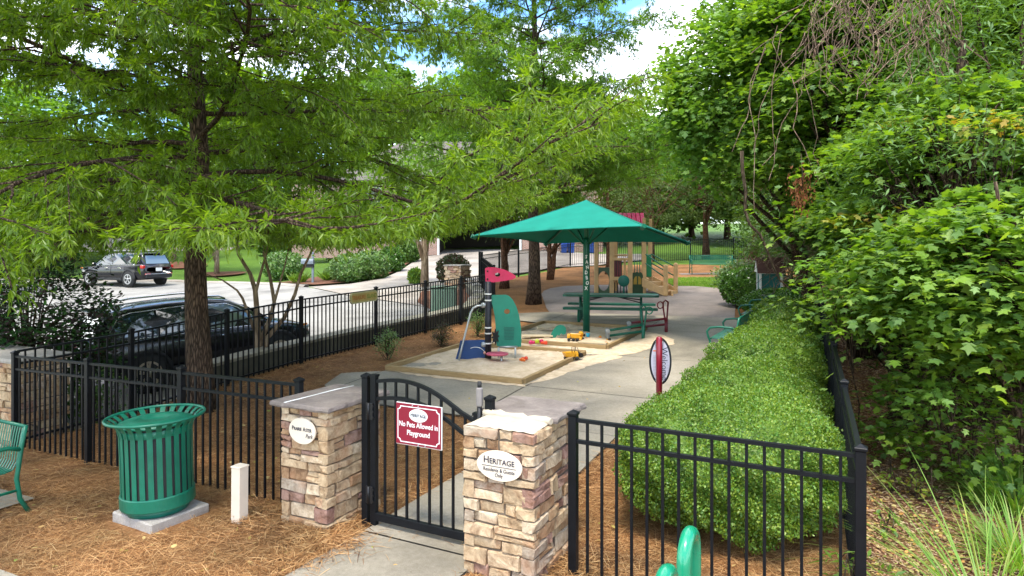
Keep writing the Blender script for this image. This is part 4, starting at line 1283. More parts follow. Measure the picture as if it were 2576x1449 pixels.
# ================================================================== sand diggers
def digger(label, mat, base, cam_dx, cam_ds, flip=1, reach=1.0):
    p = base
    d = thing('sand_digger', label, 'digger', (p.x, p.y, p.z), TH)
    m = MB(); m.tube([(0, 0, -.1), (0, 0, .35)], .04, 12); m.build('stand', mat, d)
    dx, dy = cam_dx, cam_ds
    # upright lever frame
    m = MB(); m.tube([(0, 0, .12), (-.05 * flip, .02, .75)], .02, 8); m.tube([(.0, 0, .12), (.07 * flip, .02, .62)], .02, 8); m.tube([(-.05 * flip, .02, .75), (.02 * flip, 0, .8), (.07 * flip, .02, .74), (.07 * flip, .02, .6)], .02, 8)
    m.build('lever', mat, d)
    lp = [(.07 * flip + .07 * (1 - math.cos(a)) * flip, .02, .68 + .08 * math.sin(a)) for a in [2 * PI * k / 12 for k in range(13)]]
    m = MB(); m.tube(lp, .015, 8); m.build('handle', mat, d)
    # boom arms
    e = Vector((dx, dy, 0))
    for z0, z1 in ((.36, .22), (.22, .1)):
        m = MB(); m.tube([(0, 0, z0), (e.x, e.y, z1)], .02, 6, flat=1.4); m.build('boom', mat, d)
    m = MB(); m.box((e.x, e.y, .15), (.06, .12, .2), rz=R(15), bev=.01); m.tube([(e.x, e.y - .07, .22), (e.x, e.y + .07, .22)], .05, 12); m.build('bucket', steel, d)
    return d
digger('green metal sand digger at the right edge of the toy-filled sandbox', green, G(1618, 858, .02), -.78, .1)
digger('maroon metal sand digger standing behind the green one', maroon, G(1676, 839, .0), -.85, .25, -1)

# ================================================================== toys and loose boards in the sand
def rot_truck(label, p, rz, s=1.0, a=yellowp, b=ironm, tilt=0, load=True):
    d = thing('toy_truck', label, 'toy truck', (p.x, p.y, p.z), rz); d.rotation_euler = (0, tilt, rz); d.scale = (s, s, s)
    m = MB(); m.add([(-.13, -.07, .07), (.05, -.07, .07), (.05, .07, .07), (-.13, .07, .07), (-.18, -.09, .17), (.09, -.09, .18), (.09, .09, .18), (-.18, .09, .17), (-.165, -.08, .16), (.075, -.08, .165), (.075, .08, .165), (-.165, .08, .16), (-.12, -.06, .08), (.045, -.06, .08), (.045, .06, .08), (-.12, .06, .08)],
        [(3, 2, 1, 0), (0, 1, 5, 4), (1, 2, 6, 5), (2, 3, 7, 6), (3, 0, 4, 7), (4, 5, 9, 8), (5, 6, 10, 9), (6, 7, 11, 10), (7, 4, 8, 11), (8, 9, 13, 12), (9, 10, 14, 13), (10, 11, 15, 14), (11, 8, 12, 15), (12, 13, 14, 15)])
    m.build('dump_bed', a, d)
    m = MB(); m.box((.125, 0, .105), (.08, .13, .11), bev=.012); m.box((.13, 0, .165), (.06, .1, .02)); m.build('cab', a, d)
    m = MB(); m.box((0, 0, .055), (.3, .07, .03)); m.build('chassis', b, d)
    for x in (-.1, .0, .12):
        for y in (-.075, .075):
            m = MB(); m.lathe([(.001, -.02), (.035, -.02), (.04, -.01), (.04, .01), (.035, .02), (.001, .02)], (0, 0, 0), 12, Matrix.Translation((x, y, .038)) @ MX); m.build('wheel', rubber, d)
    return d
def blocktoy(label, p, cols, s=1.0, name='toy_blocks', seed=0, n=4):
    d = thing(name, label, 'toy', (p.x, p.y, p.z), random.Random(seed).uniform(0, 6)); d.scale = (s, s, s); r = random.Random(seed)
    for k in range(n):
        m = MB(); mt = cols[k % len(cols)]
        c_ = (r.uniform(-.07, .07), r.uniform(-.05, .05), .03 + .025 * (k % 2))
        if k % 3 == 0: m.lathe([(.03, -.03), (.038, -.02), (.038, .02), (.02, .035), (.001, .04)], c_, 12)
        elif k % 3 == 1: m.box(c_, (.07, .05, .05), rz=r.uniform(0, 3), bev=.01)
        else: m.lathe([(.001, -.03), (.025, -.02), (.03, 0), (.022, .022), (.001, .03)], c_, 10)
        m.build('toy_piece', mt, d)
    return d
pinkp = plain('hot_pink_plastic', (.6, .02, .12), .4, 0, .08, 40, .02); limep = plain('lime_plastic', (.45, .55, .02), .4, 0, .08, 40, .02); skyp = plain('sky_blue_plastic', (.02, .35, .5), .4, 0, .08, 40, .02)
redo = plain('red_orange_plastic', (.7, .06, .015), .4, 0, .08, 40, .02)
F = .06
rot_truck('yellow toy dump truck in the sand left of the umbrella pole', G(1443, 857, F), TH + R(170), .85)
rot_truck('yellow toy truck tipped up against the umbrella pole', G(1462, 853, F), TH + R(60), .75, tilt=R(-50))
d = rot_truck('yellow and black toy loader by the right corner of the nearer sandbox', G(1436, 905, F), TH + R(20), .85, yellowp)
m = MB(); m.tube([(.06, -.06, .15), (.05, -.06, .27), (.14, -.06, .27), (.16, -.06, .14)], .009, 6); m.tube([(.06, .06, .15), (.05, .06, .27), (.14, .06, .27), (.16, .06, .14)], .009, 6); m.build('roll_cage', ironm, d)
m = MB(); m.lathe([(.05, -.09), (.05, .09)], (-.08, 0, 0), 10, Matrix.Translation((.3, 0, .1)) @ MX); m.build('front_bucket', ironm, d)
d = thing('toy_plate', 'orange toy frisbee lying in the sand', 'toy', tuple(G(1490, 851, F)), 0); MB().lathe([(.13, 0), (.14, .012), (.13, .02), (.001, .018)], n=20).build('disc', orangep, d)
d = thing('toy_cup', 'small sky blue toy cup in the sand by the pole', 'toy', tuple(G(1479, 848, F + .02)), 0); MB().lathe([(.035, 0), (.045, .09), (.04, .09), (.03, .01), (.001, .01)], n=16).build('cup', skyp, d)
blocktoy('pink and lime toy car lying on the sand between the boxes', G(1344, 866, .09), [pinkp, limep], 1.2, 'toy_car', 1, 6)
blocktoy('red-orange toy figure lying on the sand between the boxes', G(1363, 866, .09), [redo, redp], 1.1, 'toy_figure', 2, 5)
blocktoy('orange toy crab on the sand right of the sail panel', G(1318, 908, F), [orangep, redo], .9, 'toy_crab', 3, 5)
blocktoy('small orange and yellow toy right of the pole, far one', G(1510, 851, F), [orangep, yellowp], .6, 'toy_digger', 4, 4)
blocktoy('small yellow toy at the right rim of the sandbox', G(1533, 857, F), [yellowp, ironm], .65, 'toy_digger', 5, 5)
blocktoy('tiny yellow toy truck half buried beside the grey stone', G(1526, 865, F), [yellowp, orangep], .6, 'toy_digger', 6, 3)
d = thing('rock', 'rounded grey stone lying in the sand', 'stone', tuple(G(1513, 866, F)), 0); MB().lathe([(.001, -.03), (.07, -.02), (.08, .01), (.04, .04), (.001, .05)], n=12).build('stone_body', steel, d)
# dinosaur panel
dp_ = G(1398, 850, F)
dn = thing('dinosaur_board', 'flat board with a green dinosaur head shaped end lying in the sandbox', 'play board', tuple(dp_), TH)
dino = [(-.12, -.02), (-.1, .1), (-.05, .2), (.02, .27), (.1, .3), (.18, .285), (.23, .23), (.24, .15), (.22, .09), (.17, .07), (.12, .1), (.08, .05), (.04, .07), (.0, .02), (-.02, -.1), (-.1, -.1)]
m = MB(); vprism(m, dino, -.01, .01); m.build('dinosaur_end', tealp, dn)
m = MB(); m.box((-.42, 0, .05), (.7, .26, .03), bev=.008); m.build('seat_board', plank_m, dn)
m = MB(); m.box((-.42, 0, .01), (.3, .1, .05)); m.build('support', lumber, dn)
q = G(1390, 826, .12)
m = MB(); m.box((0, 0, .03), (.75, .3, .035), bev=.006); o = m.build('loose_board', plank_m, None, label='loose pale plank resting on the back left corner of the far sandbox', cat='board'); o.location = (q.x, q.y, q.z); o.rotation_euler = (0, 0, TH + R(4))
q = G(1522, 885, .17)
m = MB(); m.box((0, 0, .0), (.62, .14, .03), bev=.006); o = m.build('loose_board', plank_m, None, label='narrow plank lying on the front rim of the far sandbox', cat='board'); o.location = (-5.0, 8.6, Tz(-5, 8.6) + .14); o.rotation_euler = (0, 0, R(2))

# ================================================================== yellow sign on the fence
ys = thing('fence_sign', 'mustard yellow carved sign hung on the picket fence, orange and green letters', 'sign', (-9.46, 6.62, Tz(-9.5, 6.6) + 1.13), R(90))
ys.rotation_euler = (0, R(-1.5), R(90))
def rrect(w, h, r, n=5):
    out = []
    for cx, cy, a0 in ((w - r, h - r, 0), (-w + r, h - r, 90), (-w + r, -h + r, 180), (w - r, -h + r, 270)):
        out += [(cx + r * math.cos(R(a0 + 90 * k / n)), cy + r * math.sin(R(a0 + 90 * k / n))) for k in range(n + 1)]
    return out
m = MB(); m.prism(rrect(.44, .115, .07), 0, .025, MX); m.build('sign_board', plain('mustard_wood', (.42, .32, .10), .7, 0, .2, 30, .2), ys)
m = MB(); m.ringprism(rrect(.44, .115, .07), rrect(.41, .088, .055), .025, .03, MX); m.build('raised_border', plain('pale_olive_paint', (.42, .40, .2), .7), ys)
orl = plain('rust_orange_letter', (.38, .13, .02), .6); grl = plain('olive_green_letter', (.16, .22, .03), .6)
lettering(ys, 'TREASURE', .12, -.17, 0, -.027, orl, .78, off=.002)
lettering(ys, 'ISLAND', .13, .245, .002, -.027, grl, .72, off=.002)

# ================================================================== little library box
lp_ = uv(7.2, 18.9)
ll = thing('library_box', 'small white and teal book box with a brown shingle roof beside the hedge', 'book box', (*lp_, Tz(*lp_)), TH)
ll.rotation_euler = (0, 0, TH - R(12)); ll.scale = (1.12, 1.12, 1.08)
mb_sh = plain('brown_shingle', (.07, .028, .02), .85, 0, .3, 40, .3)
m = MB(); m.box((0, 0, .7), (.5, .42, .75)); m.build('cabinet', plain('teal_board', (.005, .13, .12), .6), ll)
for x in (-.25, .25):
    for y in (-.22, .22): MB().box((x, y, .55), (.055, .055, 1.15)).build('corner_post', whitem, ll)
m = MB(); m.box((0, -.24, 1.04), (.62, .03, .05)); m.build('fascia', whitem, ll)
for s in (-1, 1):
    for k in range(5):
        m = MB(); M_ = Matrix.Translation((0, 0, 1.43)) @ Matrix.Rotation(R(48 * s * 1), 4, 'X')
        m.box((0, -s * (.06 + .1 * k) if s > 0 else .06 + .1 * k, .0 + .004 * (4 - k) * 0), (.66, .115, .018), Matrix.Translation((0, 0, 1.43)) @ Matrix.Rotation(R(50 * s), 4, 'X') @ Matrix.Translation((0, 0, -.006 * k * 0)))
        m.build('shingle_course', mb_sh, ll)
for s in (-1, 1):
    m = MB(); m.add([(s * .3, -.28, 1.05), (s * .3, .28, 1.05), (s * .3, 0, 1.4), (s * .32, -.28, 1.05), (s * .32, .28, 1.05), (s * .32, 0, 1.4)], [(0, 1, 2), (5, 4, 3), (0, 3, 4, 1), (1, 4, 5, 2), (2, 5, 3, 0)]); m.build('gable', whitem, ll)
# black lamp post glimpsed behind
lpp = uv(8.9, 18.5)
lt = thing('lamp_post', 'slim black post between the book box and the woods', 'lamp post', (*lpp, Tz(*lpp)))
MB().tube([(0, 0, 0), (0, 0, 1.75)], .05, 8).build('post', black, lt)
MB().tube([(0, 0, 1.75), (-.05, 0, 1.9), (-.18, 0, 1.97), (-.28, 0, 1.9)], .025, 8).build('curved_arm', black, lt)
# ================================================================== vehicles
carpaint = plain('black_car_paint', (.005, .005, .008), .22, 0, .1, 20, 0, coat=.5, spec=.4)
clad = plain('dark_grey_cladding', (.016, .016, .018), .6, 0, .1, 60, .05)
t = NT('tinted_window'); glassm = t.done(t.bsdf((.02, .035, .035), .04, 0, None, .8, **{'Coat Weight': 1.0, 'Coat Roughness': .02}))
t = NT('pale_glass_painted_reflection'); glassp = t.done(t.bsdf((.25, .3, .3), .06, .3, None, .9, **{'Coat Weight': 1.0, 'Coat Roughness': .02}))  # pale base colour stands in for reflections on the panes; headlights share it
chrome = plain('bright_trim', (.7, .7, .72), .15, 1, .05, 20, 0)
redlens = plain('red_lens', (.45, .008, .01), .15, 0, .1, 30, .02, coat=.6)
amber = plain('amber_lens', (.7, .2, .01), .2, 0, .1, 30, .02)
alloy = plain('silver_alloy', (.5, .5, .52), .3, .8, .08, 30, .02)
alloyt = plain('champagne_alloy', (.5, .42, .32), .35, .6, .08, 30, .02)
MXi = Matrix.Rotation(R(90), 4, 'X')
def suv(label, loc, rz, pitch=0, sc_=1.0, wheelmat=alloy, group=None):
    c = thing('parked_suv', label, 'car', loc, rz, group); c.rotation_euler = (0, -pitch, rz); c.scale = (sc_,) * 3
    ST = [(-2.28, .70, .50, .92), (-2.25, .82, .42, 1.04), (-2.1, .89, .36, 1.08), (-1.7, .925, .31, 1.07), (-1.0, .93, .29, 1.05), (0, .93, .29, 1.03), (.8, .93, .29, 1.01), (1.15, .925, .30, 1.0), (1.6, .915, .31, .965), (1.95, .87, .34, .89), (2.14, .78, .38, .80), (2.2, .62, .45, .70)]
    m = MB(); vs = []
    for x, w, zb_, zs in ST:
        half = [(0, zb_), (w - .14, zb_), (w - .03, zb_ + .13), (w, .62), (w - .015, zs - .13), (w - .05, zs - .03), (w - .13, zs + .005), (0, zs + .035)]
        ring = half + [(-y, z) for y, z in half[-2:0:-1]]
        vs += [(x, y, z) for y, z in ring]
    n = 14; fs = []
    for i in range(len(ST) - 1):
        for k in range(n): fs.append((i * n + k, i * n + (k + 1) % n, (i + 1) * n + (k + 1) % n, (i + 1) * n + k))
    fs += [tuple(range(n)), tuple(range((len(ST) - 1) * n, len(ST) * n))[::-1]]
    m.add(vs, fs, True); body = m.build('body', carpaint, c)
    GS = [(-2.2, .76, .72, 1.04, 1.08), (-2.0, .80, .665, 1.04, 1.50), (-1.9, .81, .65, 1.04, 1.60), (-1.6, .82, .655, 1.04, 1.645), (-.8, .83, .67, 1.02, 1.675), (0, .83, .67, 1.01, 1.66), (.4, .83, .655, 1.0, 1.60), (.72, .83, .64, 1.0, 1.44), (1.3, .80, .70, .985, 1.03)]
    m = MB(); vs = []
    for x, wb, wr, z0, z1 in GS:
        half = [(wb, z0 - .03), (wb * .55 + wr * .45 + .012, z0 * .5 + z1 * .5), (wr + .015, z1 - .07), (wr - .03, z1 - .02), (wr - .14, z1), (0, z1 + .02)]
        ring = half + [(-y, z) for y, z in half[-2::-1]]
        vs += [(x, y, z) for y, z in ring]
    n = 11; fs = []
    for i in range(len(GS) - 1):
        for k in range(n - 1): fs.append((i * n + k, i * n + k + 1, (i + 1) * n + k + 1, (i + 1) * n + k))
    m.add(vs, fs, True); m.build('roof', carpaint, c)
    gx = [g[0] for g in GS]
    def side(x, f, s, off=.008):      # f 0 belt .. 1 roof edge
        wb = np.interp(x, gx, [g[1] for g in GS]); wr = np.interp(x, gx, [g[2] for g in GS]); z0 = np.interp(x, gx, [g[3] for g in GS]); z1 = np.interp(x, gx, [g[4] for g in GS])
        P0 = (wb, z0 - .03); P1 = (wb * .55 + wr * .45 + .012, z0 * .5 + z1 * .5); P2 = (wr + .015, z1 - .07)
        if f < .5: y = P0[0] + (P1[0] - P0[0]) * f * 2; z = P0[1] + (P1[1] - P0[1]) * f * 2
        else: y = P1[0] + (P2[0] - P1[0]) * (f - .5) * 2; z = P1[1] + (P2[1] - P1[1]) * (f - .5) * 2
        return (x, s * (y + off), z)
    for s in (-1, 1):
        for nm, poly in (('rear_quarter_window', [(-1.78, .3), (-1.9, .45), (-1.72, .86), (-1.55, .93), (-1.12, .93), (-1.12, .12), (-1.7, .16)]),
                         ('rear_door_window', [(-1.08, .12), (-1.08, .93), (-.6, .94), (-.18, .94), (-.18, .12)]),
                         ('front_door_window', [(-.12, .12), (-.12, .94), (.3, .93), (.55, .85), (.8, .62), (1.0, .30), (1.02, .12)])):
            m = MB(); cx = sum(p[0] for p in poly) / len(poly); cf = .55
            n = len(poly)
            vs = [side(x, f, s) for x, f in poly] + [side(cx, cf, s, .014)]
            m.add(vs, [((i, (i + 1) % n, n) if s < 0 else ((i + 1) % n, i, n)) for i in range(n)]); m.build(nm, glassm if nm != 'front_door_window' else glassp if s < 0 else glassm, c)
        tr = [(-1.72, .13), (-1.93, .42), (-1.74, .9), (-1.55, .965), (-.6, .97), (.3, .965), (.56, .88), (.82, .66), (1.06, .3)]
        MB().tube([side(x, f, s, .014) for x, f in tr], .012, 5).build('window_trim', chrome, c)
        MB().tube([side(x, .07, s, .016) for x in np.linspace(-1.72, 1.05, 8)], .012, 5).build('window_trim', chrome, c)
        # roof rails
        MB().tube([(-1.75, s * .60, 1.63), (-1.6, s * .60, 1.70), (-1.2, s * .60, 1.735), (-.2, s * .60, 1.735), (.2, s * .60, 1.70), (.33, s * .6, 1.63)], .02, 8).build('roof_rail', chrome, c)
        for x0 in (-1.35, 1.33):
            arcp = [(x0 + .44 * math.cos(a), s * .925, .36 + .44 * math.sin(a)) for a in [PI * k / 12 for k in range(13)]]
            MB().tube(arcp, .035, 6).build('wheel_arch', clad, c)
            m = MB(); m.lathe([(.0001, -.01), (.42, -.01), (.42, .006), (.0001, .006)], (0, 0, 0), 24, Matrix.Translation((x0, s * .926, .37)) @ MXi); m.build('arch_shade_disc', rubber, c)  # flat black disc on the body stands in for the shaded wheel well
            m = MB(); m.lathe([(.24, -.11), (.33, -.115), (.36, -.08), (.365, 0), (.36, .08), (.33, .115), (.24, .11)], (0, 0, 0), 28, Matrix.Translation((x0, s * .85, .36)) @ MXi); wh = m.build('tyre', rubber, c)
            m = MB(); mm = Matrix.Translation((x0, s * .935, .36)) @ Matrix.Rotation(R(0 if s < 0 else 180), 4, 'Z') @ MXi
            m.ringprism(oval(.245, .245, 28), oval(.205, .205, 28), -.02, .035, mm)
            for k in range(5):
                a = 2 * PI * k / 5 + .3
                for da in (-.13, .13):
                    p0_ = (.05 * math.cos(a), .05 * math.sin(a)); p1_ = (.21 * math.cos(a + da), .21 * math.sin(a + da)); nx_, ny_ = -math.sin(a) * .018, math.cos(a) * .018
                    m.prism([(p0_[0] - nx_, p0_[1] - ny_), (p1_[0] - nx_, p1_[1] - ny_), (p1_[0] + nx_, p1_[1] + ny_), (p0_[0] + nx_, p0_[1] + ny_)], .0, .03, mm)
            m.lathe([(.06, 0), (.06, .035), (.001, .04)], (0, 0, 0), 14, mm)
            m.build('rim', wheelmat, wh)
            m = MB(); m.lathe([(.21, .0), (.001, .0)], (0, 0, 0), 20, mm); m.build('brake_disc', ironm, wh)
        m = MB(); m.box((0, s * .925, .36), (1.8, .03, .14), bev=.01); m.build('sill', clad, c)
        for x in (-.15, -1.1):
            m = MB(); m.box((x, s * .9315, .78), (.01, .006, .5)); m.build('door_seam', rubber, c)
        for x in (-.75, .15):
            m = MB(); m.box((x, s * .945, .9), (.2, .02, .03), bev=.006); m.build('door_handle', chrome, c)
        m = MB(); m.box((.93, s * .98, 1.06), (.1, .2, .15), bev=.03); m.build('wing_mirror', carpaint, c)
        m = MB(); m.box((-2.16, s * .80, .95), (.2, .18, .16), bev=.03); m.build('tail_light', redlens, c)
        m = MB(); m.box((-2.28, s * .62, .60), (.03, .3, .06), bev=.01); m.build('reflector', redlens, c)
        m = MB(); m.box((2.03, s * .74, .80), (.2, .2, .1), bev=.03); m.build('headlight', glassp, c)
        m = MB(); m.box((1.98, s * .86, .86), (.16, .04, .05), bev=.01); m.build('indicator', amber, c)
    m = MB(); q = [(-2.195, .66, 1.10), (-2.195, -.66, 1.10), (-2.015, -.56, 1.50), (-2.015, .56, 1.50)]
    m.add([(x - .014, y, z) for x, y, z in q], [(0, 1, 2, 3)]); m.build('rear_window', glassp, c)
    m = MB(); q = [(1.29, .7, 1.05), (1.29, -.7, 1.05), (.74, -.58, 1.43), (.74, .58, 1.43)]
    m.add([(x + .012, y, z + .012) for x, y, z in q], [(3, 2, 1, 0)]); m.build('windscreen', glassm, c)
    MB().box((-2.0, 0, 1.60), (.28, 1.15, .04), bev=.015).build('rear_spoiler', carpaint, c)
    m = MB(); m.box((-2.29, 0, .50), (.06, 1.5, .16), bev=.03); m.build('rear_bumper', clad, c)
    m = MB(); m.box((-2.31, 0, .60), (.03, 1.5, .025), bev=.008); m.build('bumper_trim', chrome, c)
    m = MB(); m.box((-2.285, 0, .82), (.02, .34, .17)); m.build('number_plate', whitem, c)
    m = MB(); m.box((2.2, 0, .62), (.04, 1.2, .22), bev=.02); m.build('grille', clad, c)
    MB().tube([(-1.72, 0, 1.66), (-1.85, 0, 1.86)], .008, 5).build('aerial', rubber, c)
    return c
def carplace(pxr, sr, ang_cam, **k):     # rear near-side wheel location in plan
    x = (pxr - 1288) / 1700 * sr
    u, v = uv(x, sr)
    a = ang_cam + TH
    c_, s_ = math.cos(a), math.sin(a)
    cu = u + 1.35 * c_ - .93 * s_; cv = v + 1.35 * s_ + .93 * c_
    zr, zf = Tz(cu - 1.35 * c_, cv - 1.35 * s_), Tz(cu + 1.35 * c_, cv + 1.35 * s_)
    return (cu, cv, (zr + zf) / 2), a, math.atan((zf - zr) / 2.7)
lo, a, pch = carplace(372, 12.8, R(44))
suv('black suv parked beyond the picket fence behind the big oak trunk', lo, a, pch, .97, alloyt)
# far suv: seen from its rear right quarter, heading left
a = R(158) + TH
cu, cv = uv(-20.7, 36.2)
suv('black suv with silver trim parked by the far kerb across the road', (cu, cv, Tz(cu, cv)), a, 0, 1.07, alloy)
# mailbox
p = G(787, 712)
mb_ = thing('mailbox', 'grey mailbox on a post beside the planting bed across the road', 'mailbox', tuple(p), TH)
galv = plain('slate_grey_paint', (.16, .19, .22), .5, 0, .1, 30, .05)
MB().box((0, 0, .7), (.1, .1, 1.45)).build('post', galv, mb_)
m = MB(); m.lathe([(.06, 0), (.07, .05), (.001, .14)], (0, 0, 1.43), 8); m.build('finial', galv, mb_)
m = MB(); prof = [(-.13, 0), (.13, 0), (.13, .12)] + [(.13 * math.cos(R(10 * k)), .12 + .13 * math.sin(R(10 * k))) for k in range(1, 18)] + [(-.13, .12)]
m.prism(prof, -.3, .3, Matrix.Translation((-.25, 0, .95)) @ Matrix.Rotation(R(90), 4, 'Z') @ MX); m.build('letter_box', galv, mb_)
MB().box((-.2, 0, .84), (.5, .16, .16)).build('newspaper_slot', rubber, mb_)
MB().box((-.2, 0, .93), (.55, .1, .04)).build('bracket', galv, mb_)
# green utility box
p = G(1118, 782)
ub = thing('utility_box', 'pale green metal utility cabinet in the bed behind the fence', 'utility box', tuple(p), TH)
MB().box((0, 0, .35), (.8, .6, .8), bev=.03).build('cabinet', plain('pale_green_enamel', (.16, .24, .17), .5, 0, .1, 20, .05), ub)
MB().box((0, 0, .78), (.84, .64, .06), bev=.02).build('cabinet_lid', plain('pale_green_enamel', (0, 0, 0)), ub)
# blue bins
bluebin = plain('blue_bin_plastic', (.01, .06, .3), .5, 0, .12, 30, .05)
for i, (px, py, lb_) in enumerate(((1419, 637, 'blue wheeled bin by the far driveway, left one of two'), (1436, 637, 'blue wheeled bin by the far driveway, touching the left one'), (1492, 637, 'blue wheeled bin by the far driveway, standing apart at right'))):
    p = G(px, py)
    b = thing('wheeled_bin', lb_, 'bin', tuple(p), TH + R(8 * i), 'blue wheeled bins by the driveway'); b.scale = (.72, .72, .72)
    m = MB(); m.add([(-.22, -.25, .05), (.22, -.25, .05), (.22, .25, .05), (-.22, .25, .05), (-.3, -.34, 1.0), (.3, -.34, 1.0), (.3, .34, 1.0), (-.3, .34, 1.0)], [(3, 2, 1, 0), (0, 1, 5, 4), (1, 2, 6, 5), (2, 3, 7, 6), (3, 0, 4, 7), (4, 5, 6, 7)]); m.build('bin_body', bluebin, b)
    MB().box((0, 0, 1.03), (.64, .72, .06), bev=.02).build('lid', bluebin, b)
    m = MB(); m.lathe([(.1, -.3), (.1, .3)], (0, 0, 0), 12, Matrix.Translation((0, .3, .1)) @ Matrix.Rotation(R(90), 4, 'Y')); m.build('wheel', rubber, b)

# ================================================================== house with garage
t = NT('red_brown_brick'); c = t.coord('Object')
c2 = t.n('ShaderNodeMapping', {'Vector': c, 'Rotation': (R(90), 0, 0)}).outputs['Vector']
bk = t.n('ShaderNodeTexBrick', {'Vector': c2, 'Color1': (.24, .10, .07, 1), 'Color2': (.36, .18, .13, 1), 'Mortar': (.4, .36, .3, 1), 'Scale': 1.0, 'Mortar Size': .012, 'Brick Width': .22, 'Row Height': .075})
brickm = t.done(t.bsdf(bk.outputs['Color'], .85, 0, t.bump(bk.outputs['Fac'], .3, .01)))
roofm = plain('grey_brown_roof_shingle', (.12, .10, .09), .9, 0, .2, 10, .2)
hs_ = 46.0
hx = lambda px, s=hs_: (px - 1288) / 1700 * s
hu, hv = uv(hx(1206), hs_)
hz0 = Tz(hu, hv) - .05
ho = thing('brick_house', 'brick house with a wide open dark garage at the top of the driveway', 'house', (hu, hv, hz0), TH)
xl, xr = hx(1102) - hx(1206), hx(1310) - hx(1206)
MB().box(((xl - .35), .2, 1.6), (.55, .4, 3.4)).build('wall', brickm, ho)
MB().box(((xl - 5.3), .2, 2.2), (9.3, .4, 5.0)).build('wall', brickm, ho)
MB().box(((xr + .35), .2, 1.6), (.5, .4, 3.4)).build('wall', brickm, ho)
MB().box(((xr + 3.1), .2, 2.2), (5.0, .4, 5.0)).build('wall', brickm, ho)
MB().box((0, .2, 4.0), (xr - xl + 1.3, .4, 3.0)).build('wall', brickm, ho)
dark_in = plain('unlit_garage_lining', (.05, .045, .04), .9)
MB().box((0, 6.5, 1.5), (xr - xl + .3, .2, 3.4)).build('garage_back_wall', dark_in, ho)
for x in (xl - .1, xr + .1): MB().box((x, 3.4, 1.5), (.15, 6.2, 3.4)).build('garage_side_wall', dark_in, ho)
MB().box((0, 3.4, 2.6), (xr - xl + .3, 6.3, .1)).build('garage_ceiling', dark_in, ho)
for x in (xl + .02, xr - .02): MB().box((x, -.03, 1.2), (.14, .08, 2.6)).build('white_door_trim', whitem, ho)
MB().box((0, -.03, 2.5), (xr - xl, .08, .16)).build('white_door_trim', whitem, ho)
m = MB(); m.add([(-10.2, -1, 4.9), (6, -1, 4.9), (6, 11, 4.9), (-10.2, 11, 4.9), (-6, 5, 8.4), (2, 5, 8.4)], [(0, 1, 5, 4), (1, 2, 5), (2, 3, 4, 5), (3, 0, 4), (3, 2, 1, 0)]); m.build('roof', roofm, ho)
for x, z in ((-4.5, 1.6), (-7.2, 1.6), (3.8, 1.7), (-4.5, 3.9), (-7.2, 3.9)):
    f = MB().box((x, -.02, z), (1.1, .08, 1.5)).build('window', whitem, ho)
    MB().box((x, -.065, z), (.95, .03, 1.35)).build('pane', glassm, f)
    MB().box((x, -.085, z), (.04, .02, 1.35)).build('glazing_bar', whitem, f)
# a car nose inside the garage
lo2 = uv(hx(1180), hs_ + 3.2)
# second pale house far left behind the trees
h2 = uv(hx(330, 58), 58)
h2z = Tz(*h2)
hb = thing('pale_house', 'pale sided house glimpsed through the leaves beyond the far suv', 'house', (*h2, h2z - .3), TH + R(6))
paleside = plain('pale_pink_siding', (.55, .45, .40), .8, 0, .06, 8, .05)
MB().box((0, 2, 2.8), (18, 8, 6)).build('wall', paleside, hb)
m = MB(); m.add([(-9.6, -2.6, 5.7), (9.6, -2.6, 5.7), (9.6, 6.6, 5.7), (-9.6, 6.6, 5.7), (-6, 2, 9.2), (6, 2, 9.2)], [(0, 1, 5, 4), (1, 2, 5), (2, 3, 4, 5), (3, 0, 4), (3, 2, 1, 0)]); m.build('roof', roofm, hb)
for k in range(5):
    for z in (1.5, 4.3):
        f = MB().box((-7 + 3.5 * k, -2.03, z), (1.2, .08, 1.6)).build('window', whitem, hb)
        MB().box((-7 + 3.5 * k, -2.08, z), (1.0, .03, 1.4)).build('pane', glassm, f)
# ================================================================== foliage tools
LSH = {
 'lance': (np.array([[0, 0, 0], [.45, .13, .05], [1, 0, -.04], [.45, -.13, .05]]), [[0, 3, 2], [0, 2, 1]]),
 'lance_flat': (np.array([[0, 0, 0], [.4, .12, .02], [1, 0, -.08], [.4, -.12, .02]]), [[0, 3, 2, 1]]),
 'oval': (np.array([[0, 0, 0], [.35, .27, .04], [.8, .2, .03], [1, 0, -.02], [.8, -.2, .03], [.35, -.27, .04]]), [[0, 5, 4], [0, 4, 3], [0, 3, 2], [0, 2, 1]]),
 'quad': (np.array([[0, 0, 0], [.5, .32, .05], [1, 0, 0], [.5, -.32, .05]]), [[0, 3, 2, 1]]),
 'needle': (np.array([[0, -.012, 0], [0, .012, 0], [.5, .014, .05], [.5, -.014, .05], [1, .005, .0], [1, -.005, .0]]), [[0, 3, 2, 1], [3, 5, 4, 2]]),
 'maple': (np.array([[0, 0, 0], [-.02, .14, 0], [.10, .40, -.03], [.34, .26, .02], [.58, .46, -.04], [.66, .17, .02], [1, 0, -.06], [.66, -.17, .02], [.58, -.46, -.04], [.34, -.26, .02], [.10, -.40, -.03], [-.02, -.14, 0]]),
           [[0, i + 1, i] for i in range(1, 11)]),
}
def norm(a): return a / np.maximum(np.linalg.norm(a, axis=1, keepdims=True), 1e-9)
